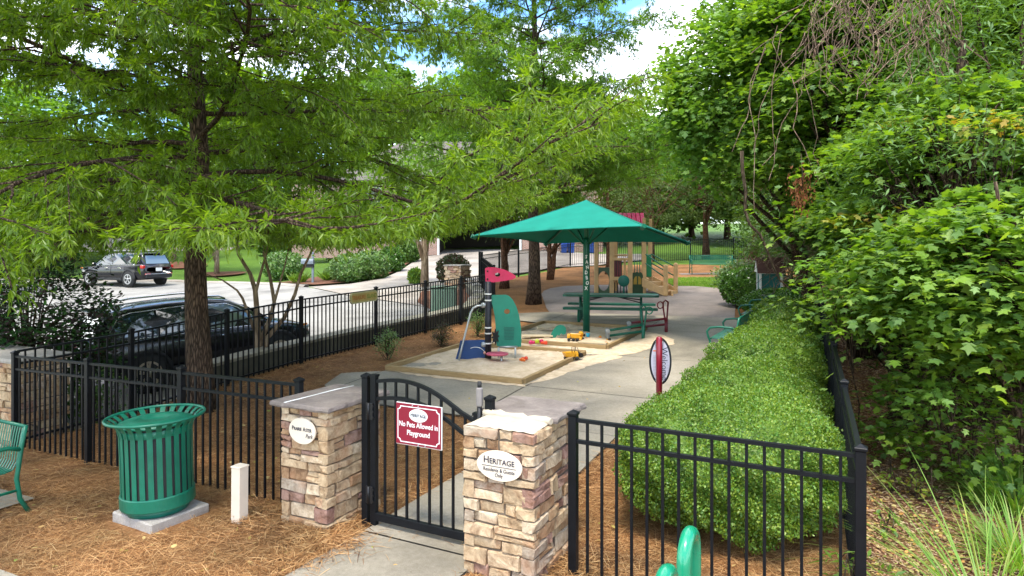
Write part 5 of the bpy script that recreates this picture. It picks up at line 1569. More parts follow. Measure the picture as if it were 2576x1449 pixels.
def leaves_mesh(name, P, D, Nn, S, shape, wid=1.0):
    tv, tf = LSH[shape]; tv = tv.copy(); tv[:, 1] *= wid
    P = np.asarray(P, float); D = norm(np.asarray(D, float)); Nn = np.asarray(Nn, float)
    S = np.asarray(S, float).reshape(-1, 1, 1)
    side = norm(np.cross(Nn, D)); up = np.cross(D, side)
    V = P[:, None, :] + S * (tv[None, :, 0:1] * D[:, None] + tv[None, :, 1:2] * side[:, None] + tv[None, :, 2:3] * up[:, None])
    k = len(tv); n = len(P)
    F = (np.array(tf)[None] + (np.arange(n) * k)[:, None, None]).reshape(-1, len(tf[0]))
    return npmesh(name, V.reshape(-1, 3), F)
def rdir(n, r):
    return norm(r.normal(size=(n, 3)))

def limb_path(p, d, length, n, wig, droop, r):
    pts = [Vector(p)]; d = Vector(d).normalized()
    for i in range(n):
        d = (d + Vector((r.uniform(-wig, wig), r.uniform(-wig, wig), r.uniform(-wig, wig) * .7 - droop))).normalized()
        pts.append(pts[-1] + d * length / n)
    return pts

# ---------------- willow oak with visible limbs
def willow_oak(name, label, base, height, trunk_r, crown_z0, reach, nlimb, seed, mat, lsize=.1, lean=(0, 0), density=1.0, twigm=bark, azfun=None, nleaf=7, zmin=None):
    r = random.Random(seed); rg = np.random.default_rng(seed)
    t_ = thing(name, label, 'tree', tuple(base))
    m = MB()
    npt = 14
    tp = [Vector((lean[0] * (k / npt) ** 1.2 + .03 * math.sin(k * 1.7 + seed), lean[1] * (k / npt) + .03 * math.cos(k * 1.3), -.15 + height * k / npt)) for k in range(npt + 1)]
    tr = [trunk_r * (1.0 - .82 * (k / npt) ** .9) * (1 + .45 * math.exp(-k * 1.6)) for k in range(npt + 1)]
    m.tube(tp, tr, 14)
    m.build('trunk', twigm, t_)
    lm = MB(); tw = MB()
    LP, LD, LN, LS = [], [], [], []
    for i in range(nlimb):
        f = (i + .5) / nlimb
        z = crown_z0 + (height - .6 - crown_z0) * f ** 1.05
        k = z / height * npt; k0 = min(npt - 1, int(k)); p = tp[k0].lerp(tp[k0 + 1], k - k0)
        az = i * 2.39996 + r.uniform(-.3, .3)
        el = R(-4 + 46 * f + r.uniform(-8, 8))
        Lh = reach * (1.0 - .55 * f) * r.uniform(.8, 1.1)
        if azfun: Lh *= azfun(az)
        d = (math.cos(az) * math.cos(el), math.sin(az) * math.cos(el), math.sin(el))
        pts = limb_path(p, d, Lh, 9, .13, .018 if f < .5 else .005, r)
        r0 = tr[k0] * .22 + .008
        if zmin is not None:
            for q_ in pts: q_.z = max(q_.z, zmin(q_) + .12)
        lm.tube(pts, [r0 * (1 - .88 * q / 9) + .004 for q in range(10)], 6, caps=False)
        nb = int((8 + Lh * 2.6) * density)
        for b in range(nb):
            t = .12 + .88 * (b + r.random()) / nb
            kk = min(8, int(t * 9)); q = pts[kk].lerp(pts[kk + 1], t * 9 - kk)
            dm = (pts[kk + 1] - pts[kk]).normalized()
            s = Vector((-dm.y, dm.x, 0)).normalized() * (1 if b % 2 else -1)
            dd = (dm * r.uniform(.3, .9) + s * r.uniform(.5, 1.0) + Vector((0, 0, r.uniform(-.3, .35)))).normalized()
            bl = (Lh * .30 * (1.15 - .6 * t) + .25) * r.uniform(.6, 1.15)
            bp = limb_path(q, dd, bl, 5, .2, .05, r)
            if zmin is not None:
                for q_ in bp: q_.z = max(q_.z, zmin(q_) + .05)
            lm.tube(bp, [.012 * (1 - .75 * w_ / 5) + .0025 for w_ in range(6)], 4, caps=False)
            nt = max(3, int(bl / .075))
            for w_ in range(nt):
                tt = .12 + .88 * (w_ + r.random()) / nt
                kk2 = min(4, int(tt * 5)); q2 = bp[kk2].lerp(bp[kk2 + 1], tt * 5 - kk2)
                td = (rv(r) * .8 + (bp[kk2 + 1] - bp[kk2]).normalized() * .8 + Vector((0, 0, -.25))).normalized()
                tl = r.uniform(.12, .34)
                e = q2 + td * tl
                if r.random() < .6 and (zmin is None or e.z > zmin(e)): tw.tube([q2, q2.lerp(e, .5) + Vector((0, 0, .01)), e], [.003, .0025, .0015], 3, caps=False)
                for h_ in (.3, .65, 1.0):
                    c = q2 + td * tl * h_
                    nl = nleaf if h_ == 1 else nleaf - 3
                    for _ in range(nl):
                        LP.append((c.x, c.y, c.z)); LD.append((td.x * .75, td.y * .75, td.z * .75 - .1))
    P = np.array(LP); D = np.array(LD)
    if zmin is not None:
        zz = np.array([zmin(q_) for q_ in P]); k_ = P[:, 2] > zz + rg.normal(0, .12, len(P)); P, D = P[k_], D[k_]
    n = len(P)
    D = D + rdir(n, rg) * .75
    D[:, 2] -= .12
    Nn = rdir(n, rg) * .6 + np.array([0, 0, 1.0])
    S = lsize * rg.uniform(.65, 1.15, n)
    lm.build('branches', twigm, t_)
    tw.build('twigs', bark_twig, t_, kind='stuff')
    link('crown', leaves_mesh('crown', P, D, Nn, S, 'lance', .78), mat, t_, kind='stuff')
    return t_, n
def rv(r): 
    v = Vector((r.gauss(0, 1), r.gauss(0, 1), r.gauss(0, 1))); return v.normalized()

# ---------------- generic crown of clumps
def clump_tree(name, label, cat, base, trunk_h, trunk_r, cc, rad, nclump, per, lsize, shape, mat, seed, barkm=bark, clr=.55, flat=.45, droop=.15, limbs=10, wid=1.0, shell=.55, trunks=1, group=None, zcut=None, trunk_name='trunk', upn=1.0, lean=.0, leafkind='crown'):
    r = random.Random(seed); rg = np.random.default_rng(seed)
    base = Vector(base); cc = Vector(cc)
    t_ = thing(name, label, cat, tuple(base), 0, group)
    C_ = cc - base
    d = rdir(nclump, rg); rr_ = rg.uniform(0, 1, nclump) ** (1 / 3) * (1 - shell) + shell * rg.uniform(.75, 1.0, nclump)
    K = d * rr_[:, None] * np.array(rad)[None] + np.array(C_)[None]
    K = K[K[:, 2] > .12]
    for q in range(trunks):
        m = MB(); a = 2 * PI * q / max(1, trunks) + seed
        off = Vector((math.cos(a), math.sin(a), 0)) * (.12 if trunks > 1 else 0) * trunk_r * 6
        tgt = Vector((C_.x, C_.y, trunk_h)) * 1.0 + off * 4
        pts = [Vector((0, 0, -.15)).lerp(tgt, k / 7) * 1 + off * 0 + Vector((.05 * math.sin(k * 1.3 + seed + q), .05 * math.cos(k * 1.7 + seed + q), 0)) * (1 if trunk_r < .3 else 1.6) * (k > 0) for k in range(8)]
        rs = [trunk_r * (1 - .7 * k / 7) * (1 + .4 * math.exp(-k * 2)) for k in range(8)]
        m.tube(pts, rs, 10); m.build(trunk_name, barkm, t_)
    lm = MB()
    if limbs:
        idx = rg.choice(len(K), min(limbs, len(K)), replace=False)
        for j in idx:
            e = Vector(K[j]); f = r.uniform(.35, .95)
            s = pts[max(1, min(6, int(f * 7)))]
            mid = s.lerp(e, .5) + Vector((0, 0, r.uniform(-.1, .3)))
            w_ = trunk_r * .3 + .006
            lm.tube([s, s.lerp(mid, .5) + rv(r) * .06, mid, mid.lerp(e, .5) + rv(r) * .08, e], [w_, w_ * .8, w_ * .6, w_ * .4, w_ * .15], 5, caps=False)
        lm.build('branches', barkm, t_)
    n = len(K) * per
    ck = np.repeat(K, per, axis=0)
    cs = np.repeat(rg.uniform(.6, 1.3, len(K)), per)[:, None] * clr
    o = rg.normal(size=(n, 3)) * np.array([1, 1, flat]) * .5
    o[:, 2] -= .35 * (o[:, 0] ** 2 + o[:, 1] ** 2)
    P = ck + o * cs
    out = norm(P - np.array(C_)[None])
    D = rdir(n, rg) + out * .5; D[:, 2] = D[:, 2] * .5 - droop
    Nn = rdir(n, rg) * .55 + out * .35 + np.array([0, 0, upn])
    if zcut is not None:
        k = P[:, 2] > zcut; P, D, Nn = P[k], D[k], Nn[k]; n = len(P)
    S = lsize * rg.uniform(.6, 1.2, n)
    link(leafkind, leaves_mesh(leafkind, P, D, Nn, S, shape, wid), mat, t_, kind='stuff')
    return t_

# ---------------- clipped / rounded shrubs
def shrub(name, label, cat, u, v, hx_, hy_, h, n, ls, mat, seed, p=3.0, z=None, group=None, shape='quad', core=True, stems=3, rot=0, zf=.5, noise=.05, depth=.07, wid=1.0, corem=None, spread=.6, clump=6, csp=.035):
    rg = np.random.default_rng(seed)
    z0 = Tz(u, v) if z is None else z
    t_ = thing(name, label, cat, (u, v, z0), rot, group)
    def surf(d):
        q = (np.abs(d[:, 0]) ** p + np.abs(d[:, 1]) ** p + np.abs(d[:, 2]) ** p) ** (1 / p)
        e = d / q[:, None]
        f = 1 + noise * (np.sin(d[:, 0] * 7 + seed) * np.sin(d[:, 1] * 6 + seed * 2) + .6 * np.sin(d[:, 0] * 13 + d[:, 2] * 11 + seed) + .4 * np.sin(d[:, 1] * 21 + seed) * np.sin(d[:, 0] * 19))
        e = e * f[:, None]
        nn = np.sign(d) * np.abs(e) ** (p - 1) / np.array([hx_, hy_, h * zf])[None]
        return e * np.array([hx_, hy_, h * (1 - zf) if False else h * zf])[None] + np.array([0, 0, h * (1 - zf)])[None], norm(nn)
    nc = max(1, n // clump); d = norm(np.repeat(rdir(nc, rg), clump, 0) + rg.normal(0, csp, (nc * clump, 3))); n = len(d)
    P, Nn = surf(d)
    P = P - Nn * (rg.exponential(1, n) * depth)[:, None] + Nn * (rg.exponential(1, n) * .01)[:, None]
    k = P[:, 2] > .02; P, Nn = P[k], Nn[k]; n = len(P)
    D = rdir(n, rg) + Nn * .5
    NN = Nn * .8 + rdir(n, rg) * spread + np.array([0, 0, .25])
    S = ls * rg.uniform(.6, 1.2, n)
    link('foliage', leaves_mesh('foliage', P, D, NN, S, shape, wid), mat, t_, kind='stuff')
    if core:
        ds = []
        nl, nm_ = 12, 22
        vs = []; fs = []
        for i in range(nl + 1):
            for j in range(nm_):
                a = PI * i / nl; b = 2 * PI * j / nm_
                vs.append((math.sin(a) * math.cos(b), math.sin(a) * math.sin(b), math.cos(a)))
        pv, _ = surf(np.array(vs) + 1e-6)
        pv = (pv - np.array([0, 0, h * (1 - zf)])) * np.array([1 - 1.7 * depth / hx_, 1 - 1.7 * depth / hy_, 1 - 1.7 * depth / (h * zf)])[None] + np.array([0, 0, h * (1 - zf)])
        F = [(i * nm_ + j, i * nm_ + (j + 1) % nm_, (i + 1) * nm_ + (j + 1) % nm_, (i + 1) * nm_ + j) for i in range(nl) for j in range(nm_)]
        link('inner_growth', npmesh('inner_growth', pv, np.array(F), True), corem or mat, t_)
    m = MB(); r = random.Random(seed)
    for _ in range(stems):
        m.tube([(r.uniform(-.1, .1), r.uniform(-.1, .1), -.1), (r.uniform(-.2, .2) * hx_, r.uniform(-.2, .2) * hy_, h * .4), (r.uniform(-.5, .5) * hx_, r.uniform(-.5, .5) * hy_, h * .7)], [.02, .014, .006], 5)
    if stems: m.build('stems', bark_twig, t_)
    return t_

# leaf materials
oakleaf = leafmat('willow_oak_leaf', [(.105, .19, .01), (.14, .24, .015), (.18, .29, .022), (.22, .32, .045), (.12, .21, .02)], .38, .5)
oakleaf2 = leafmat('bright_oak_leaf', [(.09, .19, .012), (.15, .28, .025), (.19, .32, .035), (.115, .235, .035)], .45, .48)
mapleleaf = leafmat('maple_leaf', [(.11, .21, .022), (.15, .27, .028), (.20, .33, .04), (.25, .36, .045), (.15, .27, .065), (.12, .23, .055)], .45, .45)
vineleaf = leafmat('vine_leaf', [(.12, .24, .03), (.17, .31, .045), (.21, .34, .07), (.14, .28, .05)], .45, .4)
willowleaf = leafmat('willow_leaf', [(.13, .24, .06), (.17, .30, .08), (.11, .2, .06)], .5, .35)
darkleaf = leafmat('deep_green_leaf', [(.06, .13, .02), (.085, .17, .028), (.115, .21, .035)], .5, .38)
boxleaf = leafmat('boxwood_leaf', [(.065, .13, .012), (.14, .225, .018), (.20, .29, .028), (.26, .34, .045), (.13, .28, .04), (.09, .2, .03), (.22, .36, .07)], .45, .32)
boxdark = leafmat('darker_box_leaf', [(.05, .13, .02), (.08, .18, .025), (.11, .23, .035), (.14, .27, .06)], .25, .25)
hollyleaf = leafmat('glossy_dark_leaf', [(.025, .075, .02), (.045, .10, .03), (.06, .05, .05), (.06, .035, .04), (.04, .12, .025)], .65, .08, .12)
loroleaf = leafmat('maroon_green_leaf', [(.07, .03, .02), (.09, .045, .02), (.05, .07, .02), (.04, .08, .02)], .45, .2)
azalea = leafmat('azalea_leaf', [(.09, .19, .035), (.12, .24, .05), (.16, .28, .09), (.2, .27, .11)], .4, .25)
cedarleaf = leafmat('cedar_foliage', [(.07, .12, .03), (.10, .16, .035), (.13, .19, .05), (.08, .11, .03)], .7, .3)
brownleaf = leafmat('dead_leaf', [(.24, .08, .03), (.33, .13, .05), (.18, .06, .02)], .8, .2, tcol=(1.2, 1.0, .8))
yellowing = leafmat('young_leaf', [(.25, .36, .04), (.33, .38, .05), (.40, .25, .06), (.2, .34, .04)], .45, .4)

# ================================================================== trees, left side
b0 = W(498, 1022, 10.05); b0.z = Tz(b0.x, b0.y)
def zmin1(q):      # underside of the crown: it dips lower over the road than over the playground
    x, s_ = camxy(q[0] + b0.x, q[1] + b0.y)
    px = x / max(s_, 1) * 1700 + 1288
    return float(np.interp(px, [-400, 60, 240, 420, 900, 1130, 1250, 1500], [2.0, 2.08, 2.42, 2.58, 2.6, 2.75, 3.15, 3.7])) - b0.z
to, n1 = willow_oak('willow_oak', 'large willow oak whose trunk stands between the two fences at left', b0, 11, .185, 2.75, 6.6, 64, 12, oakleaf, .112, lean=(-.12, .05), density=1.15, zmin=zmin1, nleaf=9)
b1 = G(1343, 765)
willow_oak('willow_oak', 'straight grey trunked oak behind the sail panel', b1, 13.5, .2, 3.4, 6.3, 58, 5, oakleaf2, .15, density=.95, nleaf=7, zmin=lambda q: 3.0 + .35 * max(0, q[0] + 1))
b2 = Vector((*uv((1560 - 1288) / 1700 * 27, 27), 0)); b2.z = Tz(b2.x, b2.y)
print('oak leaves', n1)
# cedars inside the fence
for (px, py, hh, rr2, lb_, sd2, dxc) in ((1268, 726, 5.6, .17, 'cedar with a twisted red-brown trunk right of the far gate', 31, 0), (1383, 704, 5.0, .12, 'double stemmed cedar between the oak trunk and the playhouse', 32, .4)):
    p = G(px, py)
    clump_tree('cedar_tree', lb_, 'tree', p, hh * .8, rr2, (p.x + dxc, p.y, p.z + hh * .72), (2.4, 2.4, hh * .34), 150, 60, .13, 'lance', cedarleaf, sd2, bark_red, .5, .5, .1, limbs=40, trunks=2 if hh < 5.3 else 1)
for (px, py, hh, rr2, lb_, sd2) in ((1776, 648, 8.5, .2, 'dark cedar rising behind the far bench', 33), (1892, 662, 8, .2, 'leaning dark cedar right of the far bench', 34), (1640, 655, 7.5, .16, 'cedar standing behind the playhouse roof', 36), (1530, 690, 7, .14, 'slender cedar hidden behind the playhouse posts', 37)):
    p = G(px, py)
    clump_tree('cedar_tree', lb_, 'tree', p, hh * .8, rr2, (p.x + (.8 if px == 1892 else 0), p.y, p.z + hh * .62), (2.7, 2.7, hh * .42), 170, 70, .17, 'lance', cedarleaf, sd2, bark_red, .6, .45, .12, limbs=36)
# crape myrtle, multi stem, by the near wall: authored stems
def myrtle(name, label, base_px, d, stems, seed, matl, nl=0, crown=None, lsz=.06, bm=bark_pale):
    p0 = W(*base_px, d); p0.z = min(p0.z, Tz(p0.x, p0.y) + .1)
    t_ = thing(name, label, 'tree', tuple(p0))
    for st, r0 in stems:
        pts = [W(x, y, d + dz) - p0 for x, y, dz in st]
        MB().tube(pts, [r0 * (1 - .72 * k / (len(pts) - 1)) for k in range(len(pts))], 8).build('stem', bm, t_)
    if nl:
        rg = np.random.default_rng(seed); c_, rad = crown
        cc = np.array(W(*c_)) - np.array(p0)
        K = cc + rdir(60, rg) * rg.uniform(.3, 1, 60)[:, None] * np.array(rad)
        P = np.repeat(K, nl // 60, 0); n = len(P); P = P + rg.normal(size=(n, 3)) * .28
        link('crown', leaves_mesh('crown', P, rdir(n, rg) + np.array([0, 0, -.2]), rdir(n, rg) * .6 + np.array([0, 0, 1]), lsz * rg.uniform(.6, 1.2, n), 'oval'), matl, t_, kind='stuff')
    return t_
myrtle('crape_myrtle', 'pale many-stemmed crape myrtle between the low wall and the road', (655, 905), 12.9, [
    ([(650, 960, 0), (650, 880, 0), (648, 800, 0), (642, 730, 0), (630, 690, 0), (600, 640, 0), (588, 570, 0)], .075),
    ([(645, 960, 0), (655, 860, .1), (680, 800, .1), (690, 760, .1), (680, 700, .1), (664, 640, .1), (668, 560, .1)], .06),
    ([(660, 950, 0), (672, 850, 0), (715, 800, .1), (742, 740, .1), (756, 690, .1), (790, 620, .1), (805, 570, .1)], .055),
    ([(690, 760, .1), (702, 720, .1), (716, 670, .1), (730, 610, .1)], .03),
    ([(642, 740, 0), (655, 690, 0), (672, 630, 0), (680, 570, 0)], .035),
    ([(640, 830, 0), (625, 790, -.1), (610, 750, -.1), (596, 730, -.1), (560, 705, -.2), (520, 690, -.3)], .035),
    ([(628, 790, -.1), (616, 782, -.1), (600, 786, -.1)], .012)], 41, oakleaf2, 5400, ((690, 470, 12.9), (1.5, 1.3, .8)))
for (px, py, d, top, lb_, sd2) in ((545, 690, 0, 590, 'pinkish crape myrtle trunk on the lawn right of the oak trunk', 42), (932, 645, 0, 560, 'crape myrtle behind the rounded azaleas across the road', 43), (1068, 722, 0, 560, 'tan forked crape myrtle at the near edge of the driveway', 44), (437, 655, 0, 560, 'grey trunked tree on the far lawn behind the suv', 45)):
    p = G(px, py); d = camxy(p.x, p.y)[1]
    k = d / 30
    st = [([(px, py + 6, 0), (px + 1, (py + top) / 2 + 8, 0), (px - 2, top + 20, 0), (px - 12 / k, top - 30, 0)], .2 * (1 if px != 545 else .9)),
          ([(px, (py + top) / 2 + 8, 0), (px + 12 / k, top + 10, .2), (px + 24 / k, top - 40, .2)], .12), ([(px, (py + top) / 2 + 20, 0), (px - 22 / k, top + 30, -.2), (px - 40 / k, top - 30, -.2)], .12)]
    myrtle('crape_myrtle' if px != 437 else 'shade_tree', lb_, (px, py), d, st, sd2, oakleaf2, 7200, ((px, top - 90, d), (3.4, 3, 2.4)), .16)
# glossy dark shrub at left edge behind the stone wall
p = W(75, 900, 11.2); z_ = Tz(p.x, p.y)
clump_tree('holly_bush', 'glossy dark leaved holly bush at the left edge in front of the road', 'bush', (p.x, p.y, z_), 1.6, .05, (p.x, p.y, z_ + 1.45), (1.35, 1.3, 1.45), 430, 32, .095, 'oval', hollyleaf, 51, bark_twig, .3, .9, .0, limbs=60, trunks=3, shell=.2)
p = W(235, 985, 10.3); z_ = Tz(p.x, p.y)
clump_tree('holly_bush', 'low part-lit bush behind the fence near the suv rear wheel', 'bush', (p.x, p.y, z_), .5, .02, (p.x, p.y, z_ + .55), (.5, .5, .5), 60, 22, .07, 'oval', darkleaf, 52, bark_twig, .2, .9, .0, limbs=16, shell=.2)
# three small shrubs inside the fence
for (px, py, s_, lb_, mt, sd2) in ((975, 905, .62, 'small sparse shrub in straw, left of three', azalea, 61), (1113, 872, .52, 'small browning shrub in straw, middle of three', loroleaf, 62), (1204, 848, .6, 'small sparse green shrub behind the grey hand rail', azalea, 63)):
    p = G(px, py)
    clump_tree('small_shrub', lb_, 'shrub', p, s_ * .5, .012, (p.x, p.y, p.z + s_ * .55), (s_ * .42, s_ * .42, s_ * .42), 90, 18, .032, 'oval', mt, sd2, bark_twig, .12, .9, -.3, limbs=30, trunks=2, shell=.2)
# rounded shrubs across the road
for i, (px, py, w, h, lb_, mt) in enumerate(((712, 700, 95, 62, 'loose feathery shrub at the kerb left of the mailbox', azalea), (882, 708, 92, 64, 'rounded azalea nearest the road, variegated green', azalea), (935, 702, 78, 66, 'rounded azalea behind the variegated one', azalea), (985, 684, 62, 58, 'dark rounded azalea at the driveway edge', boxdark), (1022, 660, 62, 50, 'dark low shrub nearest the garage', darkleaf), (835, 702, 34, 26, 'small blue-green tuft beside the mailbox', azalea),
        (1045, 714, 32, 34, 'small round clipped shrub at the foot of the tan trunk', boxleaf), (1140, 716, 76, 70, 'maroon tinted rounded shrub beside the stone column', loroleaf), (960, 628, 60, 34, 'bright lime shrub far up the lawn', yellowing if False else boxleaf), (700, 640, 90, 40, 'broad dark shrub on the upper lawn', darkleaf), (845, 655, 50, 40, 'spiky light shrub behind the azaleas', boxleaf))):
    p = G(px, py); d = camxy(p.x, p.y)[1]; k = d / 1700
    shrub('rounded_shrub', lb_, 'shrub', p.x, p.y, w * k / 2, w * k / 2, h * k * 1.05, 5200, .0038 * d, mt, 70 + i, 2.4, stems=2, noise=.06, depth=.09, shape='oval' if d < 25 else 'quad')
# day lily tufts
for i, (px, py, lb_) in enumerate(((752, 712, 'light green strappy clump at the kerb, left of the mailbox'), (828, 706, 'strappy clump just right of the mailbox'), (862, 704, 'strappy clump below the variegated azalea'))):
    p = G(px, py); rg = np.random.default_rng(i + 5); n = 160
    a = rg.uniform(0, 2 * PI, n); D = np.stack([np.cos(a), np.sin(a), rg.uniform(.5, 2.0, n)], 1)
    t_ = thing('lily_clump', lb_, 'plant', tuple(p))
    link('foliage', leaves_mesh('foliage', rg.normal(0, .12, (n, 3)) * np.array([1, 1, 0]), D, np.stack([-np.sin(a), np.cos(a), a * 0], 1)[:, [1, 0, 2]] + np.array([0, 0, .5]), rg.uniform(.4, .75, n), 'lance', .35), boxleaf, t_, kind='stuff')

# ================================================================== clipped hedge on the right
HM = [(-1.06, 1.72, .93, 1.08, 1.08, 110000, 'largest clipped box shrub, nearest, behind the front fence'),
      (-1.15, 3.62, .86, .97, .98, 56000, 'broad clipped box shrub, second from the front fence'),
      (-1.20, 5.40, .80, .90, 1.05, 36000, 'clipped box shrub beside the welcome sign, third from the fence'),
      (-1.27, 7.10, .78, .88, .92, 26000, 'clipped box shrub just before the half-buried bench'),
      (-1.35, 8.9, .62, .98, 1.0, 17000, 'clipped box shrub behind the nearer buried bench'),
      (-1.45, 10.75, .76, .95, .98, 15000, 'clipped box shrub between the two buried benches'),
      (-1.46, 12.6, .62, .98, .98, 11000, 'clipped box shrub behind the farther hedge bench'),
      (-1.98, 14.4, .90, .8, .78, 12000, 'low box shrub in front of the book box'),
      (-2.95, 16.3, .80, .80, 1.15, 14000, 'tall rounded box shrub left of the book box')]
for i, (u, v, hx_, hy_, h, n, lb_) in enumerate(HM):
    d = camxy(u, v)[1]
    shrub('box_shrub', lb_, 'shrub', u, v, hx_, hy_, h, n, max(.0235, .0032 * d), boxleaf if i < 6 else boxdark, 100 + i, 2.6 if i == 0 else 2.0, group='clipped box shrubs forming the hedge', noise=.075, depth=.05 if i < 4 else .05, stems=4, wid=1.2, shape='oval' if i < 2 else 'quad', spread=.8, clump=7, csp=.02 if i < 3 else .03)
# ================================================================== woods on the right
def CT(name, label, trunkpx, cpx, rad, ncl, per, ls, shape, mat, seed, tr=.1, cat='tree', th=None, **k):
    """trunkpx=(px, d) ground place, cpx=(px, py, d) crown middle"""
    u_, v_ = uv((trunkpx[0] - 1288) / 1700 * trunkpx[1], trunkpx[1])
    z_ = Tz(u_, v_)
    c = W(*cpx)
    return clump_tree(name, label, cat, (u_, v_, z_), th or (c.z - z_) * 1.05, tr, c, rad, ncl, per, ls, shape, mat, seed, **k)
CT('maple_tree', 'red maple whose furrowed trunk stands just outside the side fence', (2262, 8.3), (2420, 490, 9.0), (1.8, 2.0, 1.7), 300, 62, .118, 'maple', mapleleaf, 201, .15, zcut=1.75, limbs=90, flat=.13, clr=.62, shell=.3, upn=1.6, th=5)
CT('maple_bough', 'low maple bough reaching over the hedge beside the fence', (2330, 8.4), (2280, 745, 7.6), (1.0, 1.2, .45), 80, 50, .1, 'maple', mapleleaf, 202, .04, limbs=60, flat=.12, clr=.5, shell=.2, upn=1.8, th=1.8, cat='tree')
CT('young_maple', 'young maple with large bright leaves at the right edge', (2600, 6.4), (2520, 690, 6.6), (1.25, 1.2, .9), 190, 62, .115, 'maple', mapleleaf, 203, .05, limbs=80, flat=.12, clr=.55, shell=.3, upn=1.8, th=3)
CT('maple_sapling', 'thin maple sapling with scattered leaves over the dark undergrowth', (2466, 6.9), (2440, 1060, 6.9), (.95, .9, .62), 95, 26, .085, 'maple', mapleleaf, 204, .025, limbs=50, flat=.25, clr=.4, upn=1.8, th=1.3)
CT('vine_covered_tree', 'tree smothered in bright pale vine leaves at the edge of the sky gap', (2080, 15.5), (1870, 240, 14.5), (1.75, 2.0, 2.2), 260, 85, .13, 'maple', vineleaf, 205, .2, limbs=30, flat=.8, clr=.45, shell=.6)
CT('maple_tree', 'tall maple filling the upper middle of the right side', (2180, 13), (2150, 190, 12.5), (2.2, 2.4, 2.4), 340, 85, .125, 'maple', mapleleaf, 206, .2, limbs=80, flat=.16, clr=.7, shell=.4, upn=1.5)
CT('sweetgum_tree', 'tall leafy tree behind the hanging dry vines', (2330, 15), (2260, -40, 14), (3.4, 3, 3.6), 420, 80, .15, 'maple', darkleaf, 207, .26, limbs=50, flat=.35, clr=.8)
CT('willow_tree', 'narrow leaved willow hanging in at the upper right corner', (2650, 10), (2540, 240, 9.5), (1.7, 2, 2.6), 230, 80, .13, 'lance', willowleaf, 208, .12, limbs=40, flat=.5, clr=.6, droop=.4)
CT('maple_tree', 'maple with dark lower leaves above the book box', (2150, 14), (2190, 520, 12.6), (1.3, 1.7, 1.2), 190, 75, .12, 'maple', darkleaf, 209, .16, limbs=30, flat=.3, clr=.6, upn=1.4)
CT('willow_tree', 'slim willow sprays amid the maple leaves at middle right', (2420, 8.8), (2400, 440, 8.0), (1.2, 1.1, 1.0), 80, 45, .11, 'lance', willowleaf, 210, .06, limbs=40, flat=.5, clr=.5, droop=.3, cat='tree')
for i, (px, py, d, sd2, lb_) in enumerate(((2310, 310, 8.6, 1, 'fresh yellow and orange new shoots high in the maple'), (2210, 545, 8.2, 2, 'bright new maple shoots above the hedge end'), (2470, 300, 7.2, 3, 'orange tipped new shoots at the upper right'), (2120, 660, 7.4, 4, 'pale new leaves on the bough tips over the hedge'), (2380, 1000, 6.3, 5, 'two yellow-green leaves low in the dark undergrowth'))):
    CT('maple_sprig', lb_, (px + 40, d + .4), (px, py, d), (.45, .4, .16), 16, 14, .085, 'maple', yellowing if i < 3 else vineleaf, 260 + i, .008, limbs=14, flat=.15, clr=.25, upn=1.8, shell=.2, cat='branch', trunk_name='stem')
# dense dark undergrowth and trunks behind
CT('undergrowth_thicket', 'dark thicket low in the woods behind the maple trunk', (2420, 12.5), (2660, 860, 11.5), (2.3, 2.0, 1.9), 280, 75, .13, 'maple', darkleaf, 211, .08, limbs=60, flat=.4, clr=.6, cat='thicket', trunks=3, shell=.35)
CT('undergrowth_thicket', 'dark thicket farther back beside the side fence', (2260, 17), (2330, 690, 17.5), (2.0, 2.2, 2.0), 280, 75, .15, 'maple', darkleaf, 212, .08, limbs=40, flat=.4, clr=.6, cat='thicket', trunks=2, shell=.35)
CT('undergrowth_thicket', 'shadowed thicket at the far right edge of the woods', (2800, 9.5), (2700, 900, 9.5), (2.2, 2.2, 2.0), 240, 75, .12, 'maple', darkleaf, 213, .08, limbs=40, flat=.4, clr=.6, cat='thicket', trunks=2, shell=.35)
for i, (px, d, r_, h_, lb_) in enumerate(((2330, 11.5, .13, 7, 'dark bare trunk in the shade behind the maple'), (2400, 13.5, .16, 8, 'tall dark trunk deeper in the woods'), (2480, 10.5, .09, 6, 'slim dark trunk right of the maple trunk'), (2560, 13, .17, 9, 'thick dark trunk at the right edge of the woods'), (2200, 20, .2, 9, 'far dark trunk behind the hanging vines'))):
    u_, v_ = uv((px - 1288) / 1700 * d, d)
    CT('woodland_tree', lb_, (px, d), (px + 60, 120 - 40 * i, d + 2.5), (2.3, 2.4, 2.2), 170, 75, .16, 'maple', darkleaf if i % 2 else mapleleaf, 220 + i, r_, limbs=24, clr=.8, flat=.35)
# shrubs by the book box and fallen pale bush
for i, (px, py, d, rx, rz_, mt, lb_) in enumerate(((1870, 690, 25, .9, .5, azalea, 'pale arching bush at the end of the grass before the far bench'), (2010, 590, 19, 1.1, 1.0, willowleaf, 'greyish bush right of the book box'), (1985, 690, 20.5, 1.1, .8, azalea, 'loose bush behind the book box'), (1960, 560, 24, 1.6, 1.6, darkleaf, 'blue-green bush in front of the leaning cedar'))):
    CT('woodland_bush', lb_, (px, d), (px, py, d), (rx, rx, rz_), 110, 55, .1, 'oval', mt, 240 + i, .03, limbs=30, clr=.4, cat='bush', trunks=2, shell=.3)
